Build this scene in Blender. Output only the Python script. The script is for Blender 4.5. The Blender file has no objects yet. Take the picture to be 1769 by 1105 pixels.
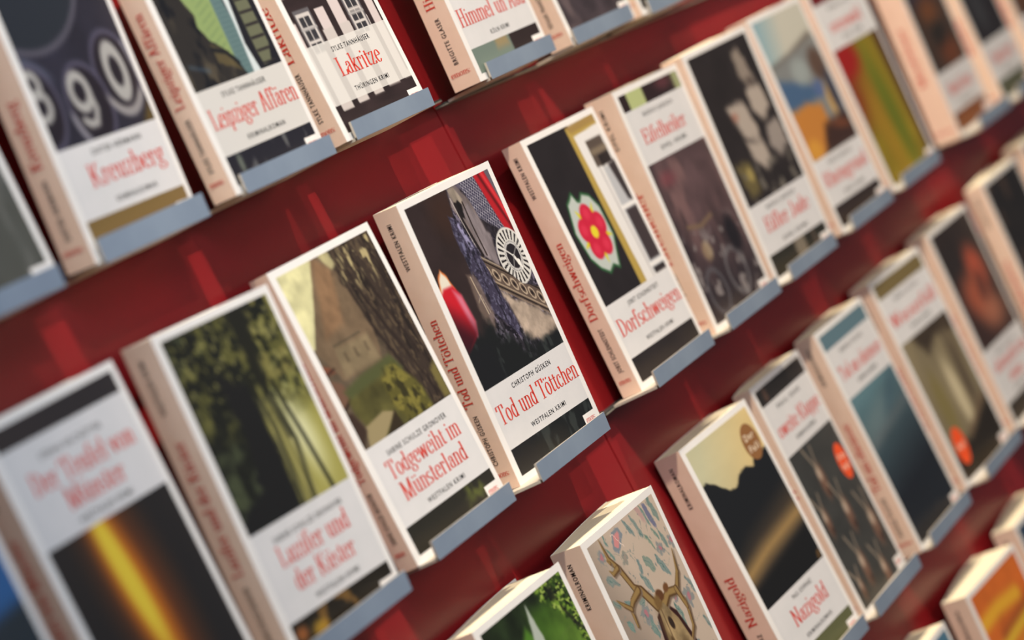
import bpy, bmesh, math, random
import numpy as np
from mathutils import Matrix, Vector, Euler

# ------------------------------------------------------------------ camera, world, lights, exposure
SC = bpy.context.scene
COL = SC.collection
CM = 0.01
def lin(c):
    c = np.asarray(c, dtype=float) / 255.0
    return np.where(c <= 0.04045, c / 12.92, ((c + 0.055) / 1.055) ** 2.4)

CAM_R = [[0.3943232, -0.7943280, -0.4621172], [-0.2550630, 0.3885051, -0.8854415], [0.8828658, 0.4670191, -0.0494070]]
CAM_C = (-121.032, -100.337, 19.936)
FPX = 5125.56
cd = bpy.data.cameras.new('camera'); cam = bpy.data.objects.new('camera', cd); COL.objects.link(cam)
cd.sensor_width = 36.0; cd.lens = 36.0 * FPX / 1769.0
cd.clip_start = 0.05; cd.clip_end = 50
r = CAM_R
cam.matrix_world = Matrix(((r[0][0], -r[1][0], -r[2][0], CAM_C[0] * CM), (r[0][1], -r[1][1], -r[2][1], CAM_C[1] * CM),
                           (r[0][2], -r[1][2], -r[2][2], CAM_C[2] * CM), (0, 0, 0, 1)))
cd.dof.use_dof = True; cd.dof.focus_distance = 2.055; cd.dof.aperture_fstop = 4.1
SC.camera = cam
SC.view_settings.view_transform = 'Standard'; SC.view_settings.look = 'None'
SC.view_settings.gamma = 1.0; SC.view_settings.use_curve_mapping = False
SC.view_settings.exposure = -0.08

w = bpy.data.worlds.new('hall_ambient'); SC.world = w; w.use_nodes = True
w.node_tree.nodes['Background'].inputs[0].default_value = (0.62, 0.70, 0.80, 1)
w.node_tree.nodes['Background'].inputs[1].default_value = 0.12

def area(name, loc, target, sx, sy, power, color):
    l = bpy.data.lights.new(name, 'AREA'); l.shape = 'RECTANGLE'; l.size = sx; l.size_y = sy
    l.energy = power; l.color = color
    o = bpy.data.objects.new(name, l); COL.objects.link(o); o.location = loc
    o.rotation_euler = (Vector(target) - Vector(loc)).to_track_quat('-Z', 'Y').to_euler()
    return o
def spot(name, loc, target, power, color, radius=0.04, ang=100):
    l = bpy.data.lights.new(name, 'SPOT'); l.energy = power; l.color = color
    l.shadow_soft_size = radius; l.spot_size = math.radians(ang); l.spot_blend = 0.6
    o = bpy.data.objects.new(name, l); COL.objects.link(o); o.location = loc
    o.rotation_euler = (Vector(target) - Vector(loc)).to_track_quat('-Z', 'Y').to_euler()
    return o
area('hall_daylight', (-0.30, -0.85, 0.70), (0.40, 0, 0.1), 0.4, 0.35, 5.2, (0.64, 0.82, 1.0))
area('warm_fill', (1.15, -1.9, 0.35), (1.0, 0, 0.0), 0.8, 0.6, 8.5, (1.0, 0.72, 0.54))  # unseen warm fill, added to brighten the wall on the right
spot('ceiling_spot', (-0.12, -1.2, 2.45), (1.1, 0, 0), 365, (1.0, 0.87, 0.70), 0.03, 44)
spot('ceiling_spot', (1.10, -1.1, 2.5), (1.5, 0, -0.1), 225, (1.0, 0.84, 0.62), 0.03, 60)
spot('gallery_spot', (-0.3, -2.3, 2.35), (0.8, 0, 0), 95, (1.0, 0.92, 0.82), 0.04, 50)

# ------------------------------------------------------------------ materials
MATS = {}
def mat(name, color=None, rough=0.5, spec=0.5, metal=0.0, build=None):
    if name in MATS: return MATS[name]
    m = bpy.data.materials.new(name); m.use_nodes = True
    b = m.node_tree.nodes['Principled BSDF']
    b.inputs['Roughness'].default_value = rough; b.inputs['Specular IOR Level'].default_value = spec
    b.inputs['Metallic'].default_value = metal
    if color is not None:
        c = lin(color); b.inputs['Base Color'].default_value = (c[0], c[1], c[2], 1)
    if build: build(m.node_tree, b)
    MATS[name] = m
    return m
def noise_mix(c1, c2, scale, vec_scale=(1, 1, 1), lo=0.35, hi=0.65, bump=0.0, detail=4):
    def f(nt, b):
        tc = nt.nodes.new('ShaderNodeTexCoord'); mp = nt.nodes.new('ShaderNodeMapping')
        mp.inputs['Scale'].default_value = vec_scale
        n = nt.nodes.new('ShaderNodeTexNoise'); n.inputs['Scale'].default_value = scale; n.inputs['Detail'].default_value = detail
        r = nt.nodes.new('ShaderNodeValToRGB')
        a = lin(c1); z = lin(c2)
        r.color_ramp.elements[0].position = lo; r.color_ramp.elements[0].color = (*a, 1)
        r.color_ramp.elements[1].position = hi; r.color_ramp.elements[1].color = (*z, 1)
        nt.links.new(tc.outputs['Object'], mp.inputs[0]); nt.links.new(mp.outputs[0], n.inputs['Vector'])
        nt.links.new(n.outputs['Fac'], r.inputs[0]); nt.links.new(r.outputs[0], b.inputs['Base Color'])
        if bump:
            bp = nt.nodes.new('ShaderNodeBump'); bp.inputs['Strength'].default_value = bump; bp.inputs['Distance'].default_value = 0.001
            nt.links.new(n.outputs['Fac'], bp.inputs['Height']); nt.links.new(bp.outputs[0], b.inputs['Normal'])
    return f
def ink_build(nt, b):
    a = nt.nodes.new('ShaderNodeAttribute'); a.attribute_name = 'ink'
    nt.links.new(a.outputs['Color'], b.inputs['Base Color'])
M_INK = mat('printed_picture', rough=0.36, spec=0.45, build=ink_build)
M_WHITE = mat('cover_white', rough=0.38, spec=0.4, build=noise_mix((230, 230, 232), (236, 236, 237), 30))
M_PANEL = mat('panel_grey', rough=0.38, spec=0.4, build=noise_mix((211, 213, 218), (217, 218, 223), 40))
M_PEACH = mat('spine_peach', rough=0.45, spec=0.35, build=noise_mix((236, 205, 183), (240, 210, 189), 60))
M_PAGES = mat('page_edges', rough=0.8, spec=0.2, build=noise_mix((236, 222, 190), (247, 238, 212), 3.0, (4, 900, 4), bump=0.15))
M_RED = mat('title_red', (208, 62, 48), 0.4)
M_BLACK = mat('ink_black', (22, 22, 24), 0.4)
M_LIP = mat('lip_paint', rough=0.34, spec=0.5, build=noise_mix((124, 140, 162), (134, 150, 171), 22, bump=0.02))
M_EDGE = mat('tray_metal', rough=0.42, spec=0.5, build=noise_mix((196, 186, 172), (206, 196, 182), 50))  # same sheet as the lip, with warm light put into the cream colour
M_RAILT = mat('rail_groove', rough=0.45, spec=0.5, build=noise_mix((44, 50, 52), (56, 62, 62), 30))
M_RAIL = mat('rail_metal', rough=0.4, spec=0.5, build=noise_mix((120, 116, 106), (134, 130, 120), 30))
M_WALL = mat('red_lacquer', rough=0.33, spec=0.5, build=noise_mix((128, 22, 27), (135, 25, 30), 5, bump=0.02))
M_JOINT = mat('panel_joint', (70, 10, 14), 0.7)
M_SEAL = mat('seal_brown', (140, 98, 60), 0.4)
M_STICK = mat('sticker_orange', (236, 84, 34), 0.4)
M_CREAM = mat('sticker_text', (236, 222, 200), 0.4)
M_FLOOR = mat('floor_carpet', rough=0.9, spec=0.1, build=noise_mix((70, 68, 70), (88, 86, 86), 60))

# ------------------------------------------------------------------ mesh helpers (all shapes given in cm)
def link(name, me, m, parent=None):
    o = bpy.data.objects.new(name, me); COL.objects.link(o)
    if m is not None:
        for x in (m if isinstance(m, (list, tuple)) else [m]): me.materials.append(x)
    if parent is not None: o.parent = parent
    return o
def mesh(name, verts, faces, m, parent=None, mi=None):
    me = bpy.data.meshes.new(name)
    me.from_pydata([(x * CM, y * CM, z * CM) for x, y, z in verts], [], faces); me.update()
    o = link(name, me, m, parent)
    if mi is not None: me.polygons.foreach_set('material_index', mi)
    return o
def box(name, lo, hi, m, parent=None, bevel=0.0):
    bm = bmesh.new(); bmesh.ops.create_cube(bm, size=1)
    for v in bm.verts:
        for i in range(3): v.co[i] = ((lo[i] + hi[i]) / 2 + v.co[i] * (hi[i] - lo[i])) * CM
    if bevel: bmesh.ops.bevel(bm, geom=bm.edges[:], offset=bevel * CM, segments=2, affect='EDGES')
    me = bpy.data.meshes.new(name); bm.to_mesh(me); bm.free()
    return link(name, me, m, parent)
def empty(name, mw, label=None, cat=None, group=None, kind=None):
    o = bpy.data.objects.new(name, None); COL.objects.link(o); o.empty_display_size = 0.02
    o.matrix_world = mw
    for k, v in (('label', label), ('category', cat), ('group', group), ('kind', kind)):
        if v: o[k] = v
    return o

# ------------------------------------------------------------------ condensed didone lettering, drawn as strokes
TK, TN = 0.115, 0.030
def _w(dx, dy):
    l = math.hypot(dx, dy) or 1.0
    return TN + (TK - TN) * (abs(dy) / l) ** 1.6
XH = 0.66
def arc(cx, cy, rx, ry, a0, a1, n=14):
    return [(cx + rx * math.cos(math.radians(a0 + (a1 - a0) * i / n)), cy + ry * math.sin(math.radians(a0 + (a1 - a0) * i / n))) for i in range(n + 1)]
def S(x, y0, y1): return [('s', x, y0, y1)]
def Hh(x0, x1, y): return [('h', x0, x1, y)]
def A(*a): return [('p', arc(*a))]
def Ln(*p): return [('p', list(p))]
def D(x, y): return [('d', x, y)]
def sf(x, y, w=0.11): return Hh(x - w, x + w, y)
def top(x, y): return Ln((x - 0.12, y - 0.035), (x + 0.02, y))
q = TK / 2
G = {
 'n': (0.50, S(.13, 0, XH) + sf(.13, 0) + top(.13, XH) + A(.26, XH - .2, .13, .19, 160, 0) + S(.39, 0, XH - .2) + sf(.39, 0)),
 'u': (0.52, S(.13, .2, XH) + top(.13, XH) + A(.26, .2, .13, .19, 180, 350) + S(.39, 0, XH) + top(.39, XH) + sf(.43, 0, .07)),
 'm': (0.76, S(.13, 0, XH) + sf(.13, 0) + top(.13, XH) + A(.26, XH - .2, .13, .19, 160, 0) + S(.39, 0, XH - .2) + sf(.39, 0) + A(.52, XH - .2, .13, .19, 160, 0) + S(.65, 0, XH - .2) + sf(.65, 0)),
 'h': (0.50, S(.13, 0, 1.02) + sf(.13, 0) + top(.13, 1.02) + A(.26, XH - .2, .13, .19, 160, 0) + S(.39, 0, XH - .2) + sf(.39, 0)),
 'k': (0.50, S(.13, 0, 1.02) + sf(.13, 0) + top(.13, 1.02) + Ln((.15, .26), (.38, .63)) + Hh(.28, .46, XH) + Ln((.22, .38), (.42, .0)) + Hh(.3, .5, 0)),
 'l': (0.26, S(.13, 0, 1.02) + sf(.13, 0) + top(.13, 1.02)),
 'i': (0.26, S(.13, 0, XH) + sf(.13, 0) + top(.13, XH) + D(.12, .87)),
 'r': (0.38, S(.13, 0, XH) + sf(.13, 0) + top(.13, XH) + A(.25, XH - .17, .12, .16, 165, 60) + D(.32, XH - .1)),
 't': (0.32, S(.14, .14, .84) + A(.22, .14, .08, .13, 180, 330) + Hh(.03, .3, XH - .02)),
 'f': (0.32, S(.13, 0, .86) + sf(.13, 0) + A(.23, .86, .10, .15, 180, 60) + D(.30, .94) + Hh(.03, .27, XH - .02)),
 'o': (0.48, A(.24, XH / 2, .17, XH / 2, 0, 360, 26)),
 'e': (0.44, A(.23, XH / 2, .165, XH / 2, 8, 325, 24) + Hh(.08, .39, XH / 2 + .04)),
 'c': (0.42, A(.23, XH / 2, .165, XH / 2, 50, 325, 22) + D(.34, .5)),
 'a': (0.44, S(.33, .08, .48) + A(.22, .49, .11, .16, 0, 150) + D(.12, .5) + A(.21, .19, .13, .18, 100, 330) + Ln((.19, .37), (.33, .43)) + Ln((.33, .1), (.37, .02), (.43, .05))),
 'd': (0.50, S(.37, 0, 1.02) + top(.37, 1.02) + sf(.42, 0, .06) + A(.23, XH / 2, .15, XH / 2, 30, 330, 22)),
 'b': (0.50, S(.13, 0, 1.02) + top(.13, 1.02) + A(.27, XH / 2, .15, XH / 2, -150, 150, 22)),
 'p': (0.50, S(.13, -.28, XH) + top(.13, XH) + sf(.13, -.28) + A(.27, XH / 2, .15, XH / 2, -150, 150, 22)),
 'g': (0.46, A(.21, .44, .14, .21, 0, 360, 20) + Ln((.32, .58), (.42, .64)) + D(.41, .62) + Ln((.12, .27), (.09, .18), (.2, .1), (.34, .04)) + A(.22, -.12, .17, .16, 50, 400, 20)),
 's': (0.38, A(.19, .49, .12, .155, 30, 230) + Ln((.11, .4), (.28, .25)) + A(.19, .17, .13, .16, 50, -150) ),
 'v': (0.46, Ln((.08, XH), (.22, .0)) + Ln((.22, 0), (.36, XH)) + Hh(.0, .18, XH) + Hh(.29, .46, XH)),
 'w': (0.68, Ln((.08, XH), (.2, .0)) + Ln((.2, 0), (.33, XH)) + Ln((.33, XH), (.46, 0)) + Ln((.46, 0), (.58, XH)) + Hh(.0, .16, XH) + Hh(.5, .66, XH)),
 'z': (0.42, Hh(.06, .37, XH) + Hh(.05, .37, 0) + Ln((.35, XH), (.08, 0)) + S(.07, XH - .12, XH) + S(.36, 0, .12)),
 'T': (0.62, S(.31, 0, 1) + sf(.31, 0, .14) + Hh(.05, .57, .985) + Ln((.06, 1), (.045, .76)) + Ln((.56, 1), (.575, .76))),
 'L': (0.56, S(.16, 0, 1) + sf(.14, 1, .14) + Hh(.02, .52, .015) + Ln((.51, 0), (.54, .26))),
 'D': (0.66, S(.16, 0, 1) + Hh(.02, .3, 1) + Hh(.02, .3, 0) + A(.28, .5, .29, .5, -90, 90, 20)),
 'K': (0.66, S(.16, 0, 1) + sf(.16, 0, .14) + sf(.16, 1, .14) + Ln((.2, .42), (.5, .98)) + Hh(.4, .62, 1) + Ln((.28, .58), (.55, .0)) + Hh(.42, .68, 0)),
 'H': (0.70, S(.16, 0, 1) + sf(.16, 0, .14) + sf(.16, 1, .14) + S(.53, 0, 1) + sf(.53, 0, .14) + sf(.53, 1, .14) + Hh(.16, .53, .52)),
 'N': (0.70, Ln((.14, 0), (.145, 1)) + sf(.14, 0, .12) + Hh(.0, .2, 1) + Ln((.14, 1), (.54, 0)) + Ln((.56, 0), (.565, 1)) + sf(.56, 1, .12)),
 'M': (0.86, Ln((.14, 0), (.14, 1)) + sf(.14, 0, .12) + Hh(.0, .2, 1) + Ln((.16, 1), (.42, 0)) + Ln((.42, 0), (.68, 1)) + S(.70, 0, 1) + sf(.70, 0, .14) + Hh(.64, .84, 1)),
 'A': (0.64, Ln((.12, 0), (.30, 1)) + Ln((.32, 1), (.52, 0)) + Hh(.18, .44, .34) + sf(.11, 0, .11) + sf(.53, 0, .13)),
 'E': (0.60, S(.16, 0, 1) + Hh(.02, .52, .985) + Hh(.02, .54, .015) + Hh(.16, .38, .52) + Ln((.51, 1), (.53, .76)) + Ln((.53, 0), (.55, .24)) + Ln((.38, .64), (.38, .4))),
 'J': (0.42, S(.25, .2, 1) + sf(.25, 1, .14) + A(.14, .2, .11, .22, 0, -150) + D(.07, .12)),
 'W': (0.92, Ln((.1, 1), (.26, 0)) + Ln((.26, 0), (.44, 1)) + Ln((.44, 1), (.62, 0)) + Ln((.62, 0), (.78, 1)) + Hh(0, .2, 1) + Hh(.68, .88, 1)),
 'R': (0.64, S(.16, 0, 1) + sf(.16, 0, .14) + Hh(.02, .3, 1) + A(.28, .76, .2, .24, -90, 90, 16) + Hh(.16, .3, .52) + Ln((.32, .5), (.54, 0)) + Hh(.46, .62, 0)),
 'ß': (0.5, S(.13, 0, .8) + A(.25, .8, .12, .2, 180, -40) + A(.27, .3, .14, .3, 70, -120)),
 ' ': (0.26, []), ':': (0.22, D(.1, .08) + D(.1, .52)), '.': (0.2, D(.1, .06)), '1': (0.36, S(.18, 0, 1) + sf(.18, 0, .12) + top(.18, 1)),
}
for c, b_ in (('ö', 'o'), ('ü', 'u'), ('ä', 'a')):
    wd, el = G[b_]; G[c] = (wd, el + D(wd / 2 - .1, .87) + D(wd / 2 + .1, .87))
G['Ä'] = (G['A'][0], G['A'][1] + D(.2, 1.17) + D(.44, 1.17))
def serif_polys(text):
    """list of convex-ish quads in em units, cap height = 1"""
    out = []; x = 0.0
    for ch in text:
        wd, els = G.get(ch, G['o'])
        for e in els:
            if e[0] == 's': out.append([(x + e[1] - q, e[2]), (x + e[1] + q, e[2]), (x + e[1] + q, e[3]), (x + e[1] - q, e[3])])
            elif e[0] == 'h': out.append([(x + e[1], e[3] - .017), (x + e[2], e[3] - .017), (x + e[2], e[3] + .017), (x + e[1], e[3] + .017)])
            elif e[0] == 'd': out.append([(x + e[1] + .062 * math.cos(a * math.pi / 4), e[2] + .062 * math.sin(a * math.pi / 4)) for a in range(8)])
            else:
                p = e[1]; L_ = []; R_ = []
                for i in range(len(p)):
                    a = p[max(i - 1, 0)]; b = p[min(i + 1, len(p) - 1)]
                    dx, dy = b[0] - a[0], b[1] - a[1]; l = math.hypot(dx, dy) or 1
                    h = _w(dx, dy) / 2; nx, ny = -dy / l * h, dx / l * h
                    L_.append((x + p[i][0] + nx, p[i][1] + ny)); R_.append((x + p[i][0] - nx, p[i][1] - ny))
                for i in range(len(p) - 1): out.append([R_[i], R_[i + 1], L_[i + 1], L_[i]])
        x += wd
    return out, x
def serif(name, text, x0, x1, base, cap, place, m, parent):
    """place(a, b) maps text-plane cm coordinates (a along, b up) to local cm"""
    polys, wd = serif_polys(text)
    sx = (x1 - x0) / wd; vs = []; fs = []
    for p in polys:
        i = len(vs); vs += [place(x0 + a * sx, base + b * cap) for a, b in p]
        fs.append(tuple(range(i, i + len(p))))
    return mesh(name, vs, fs, m, parent)
SANS = {}
def sans_geo(text):
    if text not in SANS:
        cu = bpy.data.curves.new('lettering', 'FONT'); cu.body = text; cu.size = 1; cu.resolution_u = 2; cu.space_character = 1.26
        cu.offset = 0.014
        o = bpy.data.objects.new('lettering', cu); COL.objects.link(o)
        dg = bpy.context.evaluated_depsgraph_get(); me = bpy.data.meshes.new_from_object(o.evaluated_get(dg))
        v = [tuple(x.co) for x in me.vertices]; f = [tuple(p.vertices) for p in me.polygons]
        bpy.data.objects.remove(o); bpy.data.curves.remove(cu); bpy.data.meshes.remove(me)
        SANS[text] = (v, f)
    return SANS[text]
def sans(name, text, x0, x1, base, cap, place, m, parent):
    v, f = sans_geo(text)
    xs = [a[0] for a in v]; mn, mx = min(xs), max(xs)
    k = (x1 - x0) / (mx - mn)
    return mesh(name, [place(x0 + (a[0] - mn) * k, base + a[1] / 0.70 * cap) for a in v], f, m, parent)

# ------------------------------------------------------------------ picture painting (printed cover pictures, colours per mesh point)
def vnoise(x, y, seed=0):
    xi = np.floor(x).astype(np.int64); yi = np.floor(y).astype(np.int64); fx = x - xi; fy = y - yi
    fx = fx * fx * (3 - 2 * fx); fy = fy * fy * (3 - 2 * fy)
    def h(a, b):
        n = (a * 374761393 + b * 668265263 + seed * 974634777) & 0xffffffff
        n = ((n ^ (n >> 13)) * 1274126177) & 0xffffffff
        return ((n ^ (n >> 16)) & 0xffff) / 65535.0
    return (h(xi, yi) * (1 - fx) + h(xi + 1, yi) * fx) * (1 - fy) + (h(xi, yi + 1) * (1 - fx) + h(xi + 1, yi + 1) * fx) * fy
def fbm(x, y, s=1.0, seed=0, o=4):
    r = 0; a = .5
    for i in range(o): r = r + a * vnoise(x * s, y * s, seed + i * 17); s *= 2.03; a *= .5
    return r / (1 - .5 ** o)
def ss(a, b, x): t = np.clip((x - a) / (b - a), 0, 1); return t * t * (3 - 2 * t)
class Art:
    def __init__(s, U, V, base): s.U, s.V = U, V; s.c = np.zeros(U.shape + (3,)) + np.array(base, float)
    def mix(s, m, col):
        m = np.clip(m, 0, 1)[..., None]; s.c = s.c * (1 - m) + np.array(col, float) * m; return s
    def dist(s, pts, closed=True):
        d = np.full(s.U.shape, 1e9); n = len(pts)
        for i in range(n if closed else n - 1):
            (x0, y0), (x1, y1) = pts[i], pts[(i + 1) % n]
            dx, dy = x1 - x0, y1 - y0; L = dx * dx + dy * dy + 1e-9
            t = np.clip(((s.U - x0) * dx + (s.V - y0) * dy) / L, 0, 1)
            d = np.minimum(d, np.hypot(s.U - x0 - t * dx, s.V - y0 - t * dy))
        return d
    def pm(s, pts, soft=.06, wob=0, seed=0):
        U, V = s.U, s.V
        if wob: U = U + (fbm(s.U, s.V, 1.5, seed) - .5) * wob; V = V + (fbm(s.U, s.V, 1.5, seed + 5) - .5) * wob
        ins = np.zeros(U.shape, bool); n = len(pts)
        for i in range(n):
            (x0, y0), (x1, y1) = pts[i], pts[(i + 1) % n]
            if y0 == y1: continue
            c = ((y0 > V) != (y1 > V)) & (U < (x1 - x0) * (V - y0) / (y1 - y0) + x0); ins ^= c
        t = Art.__new__(Art); t.U, t.V = U, V
        d = t.dist(pts); d = np.where(ins, d, -d)
        return ss(-soft, soft, d)
    def poly(s, pts, col, soft=.06, a=1, wob=0, seed=0): return s.mix(s.pm(pts, soft, wob, seed) * a, col)
    def line(s, pts, w, col, soft=.04, a=1, closed=False): return s.mix((1 - ss(w / 2 - soft, w / 2 + soft, s.dist(pts, closed))) * a, col)
    def taper(s, pts, ws, col, soft=.05):
        for i in range(len(pts) - 1):
            (x0, y0), (x1, y1) = pts[i], pts[i + 1]; dx, dy = x1 - x0, y1 - y0; L = dx * dx + dy * dy + 1e-9
            t = np.clip(((s.U - x0) * dx + (s.V - y0) * dy) / L, 0, 1)
            d = np.hypot(s.U - x0 - t * dx, s.V - y0 - t * dy) - (ws[i] * (1 - t) + ws[i + 1] * t) / 2
            s.mix(1 - ss(-soft, soft, d), col)
        return s
    def em(s, cx, cy, rx, ry, ang=0, soft=.1):
        a = math.radians(ang); x = (s.U - cx) * math.cos(a) + (s.V - cy) * math.sin(a); y = -(s.U - cx) * math.sin(a) + (s.V - cy) * math.cos(a)
        k = min(rx, ry); return 1 - ss(-soft, soft, (np.hypot(x / rx, y / ry) - 1) * k)
    def ell(s, cx, cy, rx, ry, col, ang=0, soft=.1, a=1): return s.mix(s.em(cx, cy, rx, ry, ang, soft) * a, col)
    def grad(s, p0, p1, c0, c1, a=1, mask=1):
        dx, dy = p1[0] - p0[0], p1[1] - p0[1]
        t = np.clip(((s.U - p0[0]) * dx + (s.V - p0[1]) * dy) / (dx * dx + dy * dy), 0, 1)[..., None]
        col = np.array(c0, float) * (1 - t) + np.array(c1, float) * t
        m = (np.zeros(s.U.shape) + a * mask)[..., None]; s.c = s.c * (1 - m) + col * m; return s
    def tex(s, scale, amt, seed=0, sx=1, sy=1, mask=1):
        n = fbm(s.U * sx, s.V * sy, scale, seed) - .5
        s.c = s.c * (1 + (n * amt * 2 * mask)[..., None]); return s
    def speck(s, scale, thr, col, seed=0, mask=1, sx=1, sy=1, soft=.08, a=1):
        n = fbm(s.U * sx, s.V * sy, scale, seed, 3); return s.mix(ss(thr, thr + soft, n) * mask * a, col)
    def rgb(s): return np.clip(s.c, 0, 255)
def rectp(a, b, c, d): return [(a, b), (c, b), (c, d), (a, d)]

def art_clock(U, V):                                   # red candle before a church tower with a clock
    a = Art(U, V, (46, 36, 37)).tex(.5, .22, 3)
    a.ell(5.2, 1.9, 1.7, 1.8, (58, 38, 30), soft=1.4, a=.7)
    tower = a.pm([(6.8, 0), (14, 0), (14, 14), (4.6, 14), (5.2, 9.5), (4.9, 8.3), (5.3, 6.2), (5.5, 3.6), (6.2, 2.2)], .06)
    a.mix(tower, (50, 46, 56)); a.speck(2.6, .5, (104, 98, 118), 4, tower, 1.6, .8); a.speck(3.2, .55, (22, 20, 28), 8, tower)
    a.poly([(6.8, .5), (8.0, .5), (9.2, 2.2), (9.8, 4.6), (9.2, 6.9), (7.6, 5.6), (7.2, 3.4), (6.4, 1.8)], (118, 108, 110), .12)
    a.poly([(6.8, .6), (7.6, .5), (8.2, 1.6), (7.8, 1.9), (7.0, 1.7)], (148, 138, 128), .1)
    a.poly([(7.0, 1.7), (7.5, 1.5), (7.8, 1.9), (7.5, 2.9), (7.0, 2.6)], (30, 26, 28), .08)
    a.poly([(7.6, 2.4), (8.6, 2.0), (9.7, 4.6), (9.2, 6.8), (7.9, 5.8)], (126, 118, 124), .1); a.tex(1.2, .3, 6, 2.0, .6, tower)
    a.line([(7.0, 1.7), (7.1, 3.0), (7.7, 5.7)], .3, (34, 28, 30)); a.line([(8.0, 1.8), (8.0, 3.6), (8.2, 5.8)], .16, (46, 38, 36)); a.line([(6.7, 1.2), (6.9, 2.8), (7.3, 5.0)], .08, (190, 184, 182))
    mesh_ = a.pm([(8.5, .5), (10.7, .5), (11.5, 3.4), (12.2, 5.2), (9.3, 3.5), (9.0, 2.0)], .08)
    a.mix(mesh_, (58, 56, 78)); g = np.minimum(np.abs(((U * .9 + V) * 3.2) % 1 - .5), np.abs(((U * .9 - V) * 3.2) % 1 - .5)); a.mix(mesh_ * (1 - ss(.06, .13, g)), (158, 156, 172))
    a.poly([(9.3, 3.3), (12.3, 5.4), (12.6, 6.2), (10.2, 4.9), (9.4, 4.3)], (34, 30, 36), .15, .8)
    a.poly([(11.8, .4), (13.2, .4), (13.2, 4.2), (12.2, 2.0)], (96, 92, 104), .2)
    a.poly([(10.7, .4), (12.3, .4), (12.8, 2.6), (13.4, 4.8), (13.4, 8.4), (12.4, 6.0), (11.7, 4.2), (11.2, 2.4)], (176, 30, 40), .12)
    a.line([(11.4, .5), (12.1, 2.6), (12.8, 4.6), (13.0, 6.4)], .3, (92, 16, 22), .2); a.line([(11.9, .5), (12.5, 2.4), (13.0, 4.2)], .3, (222, 64, 70), .2, .8)
    sp = a.pm([(5.5, 2.2), (6.5, 2.8), (7.4, 5.3), (7.6, 7.8), (8.4, 10.9), (8.1, 12.0), (6.7, 10.2), (4.8, 8.3), (5.4, 6.0), (5.3, 4.0)], .1, .3)
    a.mix(sp, (60, 56, 78)); a.poly([(6.1, 3.0), (6.5, 2.9), (7.0, 4.9), (6.5, 5.0)], (150, 148, 186), .08); a.poly([(5.7, 4.2), (6.0, 4.3), (5.9, 5.8), (5.5, 5.6)], (112, 112, 148), .1)
    a.speck(5.5, .5, (112, 112, 142), 21, sp, 1, 1, .2, .7); a.speck(3.5, .52, (28, 26, 38), 31, sp, 1.4, .7, .2, .9)
    a.poly([(4.6, 6.4), (5.6, 6.5), (6.0, 9.4), (5.3, 10.7), (4.3, 9.4)], (122, 106, 98), .18, .75, .3); a.line([(5.0, 6.6), (5.3, 9.4)], .1, (196, 180, 160)); a.line([(4.7, 8.4), (5.3, 8.0), (5.6, 9.4)], .05, (180, 166, 150))
    ca, sa = math.cos(.2), math.sin(.2); cx, cy = 11.45, 6.75                     # clock face
    a.ell(cx, cy, 1.98, 2.12, (214, 214, 212), soft=.05); r = np.hypot((U - cx) / 1.98, (V - cy) / 2.12); th = np.arctan2(V - cy, U - cx)
    a.mix((r < 1) * ss(.55, .60, r) * (1 - ss(.9, .94, r)) * ss(.24, .34, np.abs(((th / (2 * math.pi)) * 24) % 1 - .5)), (30, 27, 32))
    a.mix(1 - ss(.50, .54, r), (36, 32, 38)); a.mix((1 - ss(.03, .05, np.abs(r - .47))), (196, 196, 198))
    a.line([(cx, cy), (cx - 1.2, cy - 1.0)], .12, (224, 224, 222)); a.line([(cx, cy), (cx + .5, cy + 1.0)], .26, (232, 232, 230)); a.line([(cx, cy), (cx + 1.2, cy - .8)], .08, (150, 150, 152)); a.line([(cx, cy), (cx - .8, cy + 1.1)], .08, (150, 150, 152)); a.ell(cx + .35, cy + .55, .22, .25, (240, 240, 238), soft=.04)
    bal = a.pm([(7.3, 5.6), (9.2, 6.9), (11.0, 8.7), (13.4, 9.7), (13.4, 11.9), (7.9, 8.3)], .06)
    a.mix(bal, (96, 82, 74)); dd = (V - (5.7 + (U - 7.4) * .66)); 
    for k, cc in ((.1, (150, 138, 124)), (.35, (32, 26, 24)), (1.75, (158, 142, 124)), (1.98, (36, 28, 26)), (2.25, (130, 114, 100))): a.mix(bal * (1 - ss(.05, .09, np.abs(dd - k))), cc)
    wv = np.hypot(((U * 1.15) % 1 - .5), (dd - 1.08) * .95); a.mix(bal * (np.abs(dd - 1.05) < .6) * (1 - ss(.05, .09, np.abs(wv - .36))), (176, 160, 142)); a.mix(bal * (1 - ss(.1, .22, wv)), (34, 27, 26))
    a.poly([(7.9, 8.4), (13.4, 12.0), (13.4, 12.8), (10.6, 13.1), (8.7, 12.2), (8.3, 10.2)], (178, 162, 148), .25, .95, .5); a.tex(1.4, .25, 12, mask=a.pm([(7.9, 8.4), (13.4, 12), (13, 13), (8.6, 12.4)]))
    fog = ss(-.6, 1.3, V - (10.2 + np.clip((U - 4.5), -3, 5) * .42 + (fbm(U, V, .9, 40) - .5) * 3.0))
    a.mix(fog, (24, 27, 29)); a.speck(.9, .56, (62, 70, 70), 44, fog * .55, 1.6, .7)
    a.taper([(1.75, 5.2), (1.65, 6.0), (1.6, 6.7)], [.08, 1.3, 2.1], (214, 120, 60), .12); a.taper([(1.7, 5.35), (1.65, 6.1), (1.6, 7.0)], [.08, 1.1, 2.0], (226, 222, 208), .15)
    body = a.pm([(.3, 7.0), (1.2, 6.45), (2.4, 6.5), (3.0, 7.3), (3.3, 9.3), (2.9, 10.2), (2.0, 10.6), (.3, 11.3)], .18)
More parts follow.
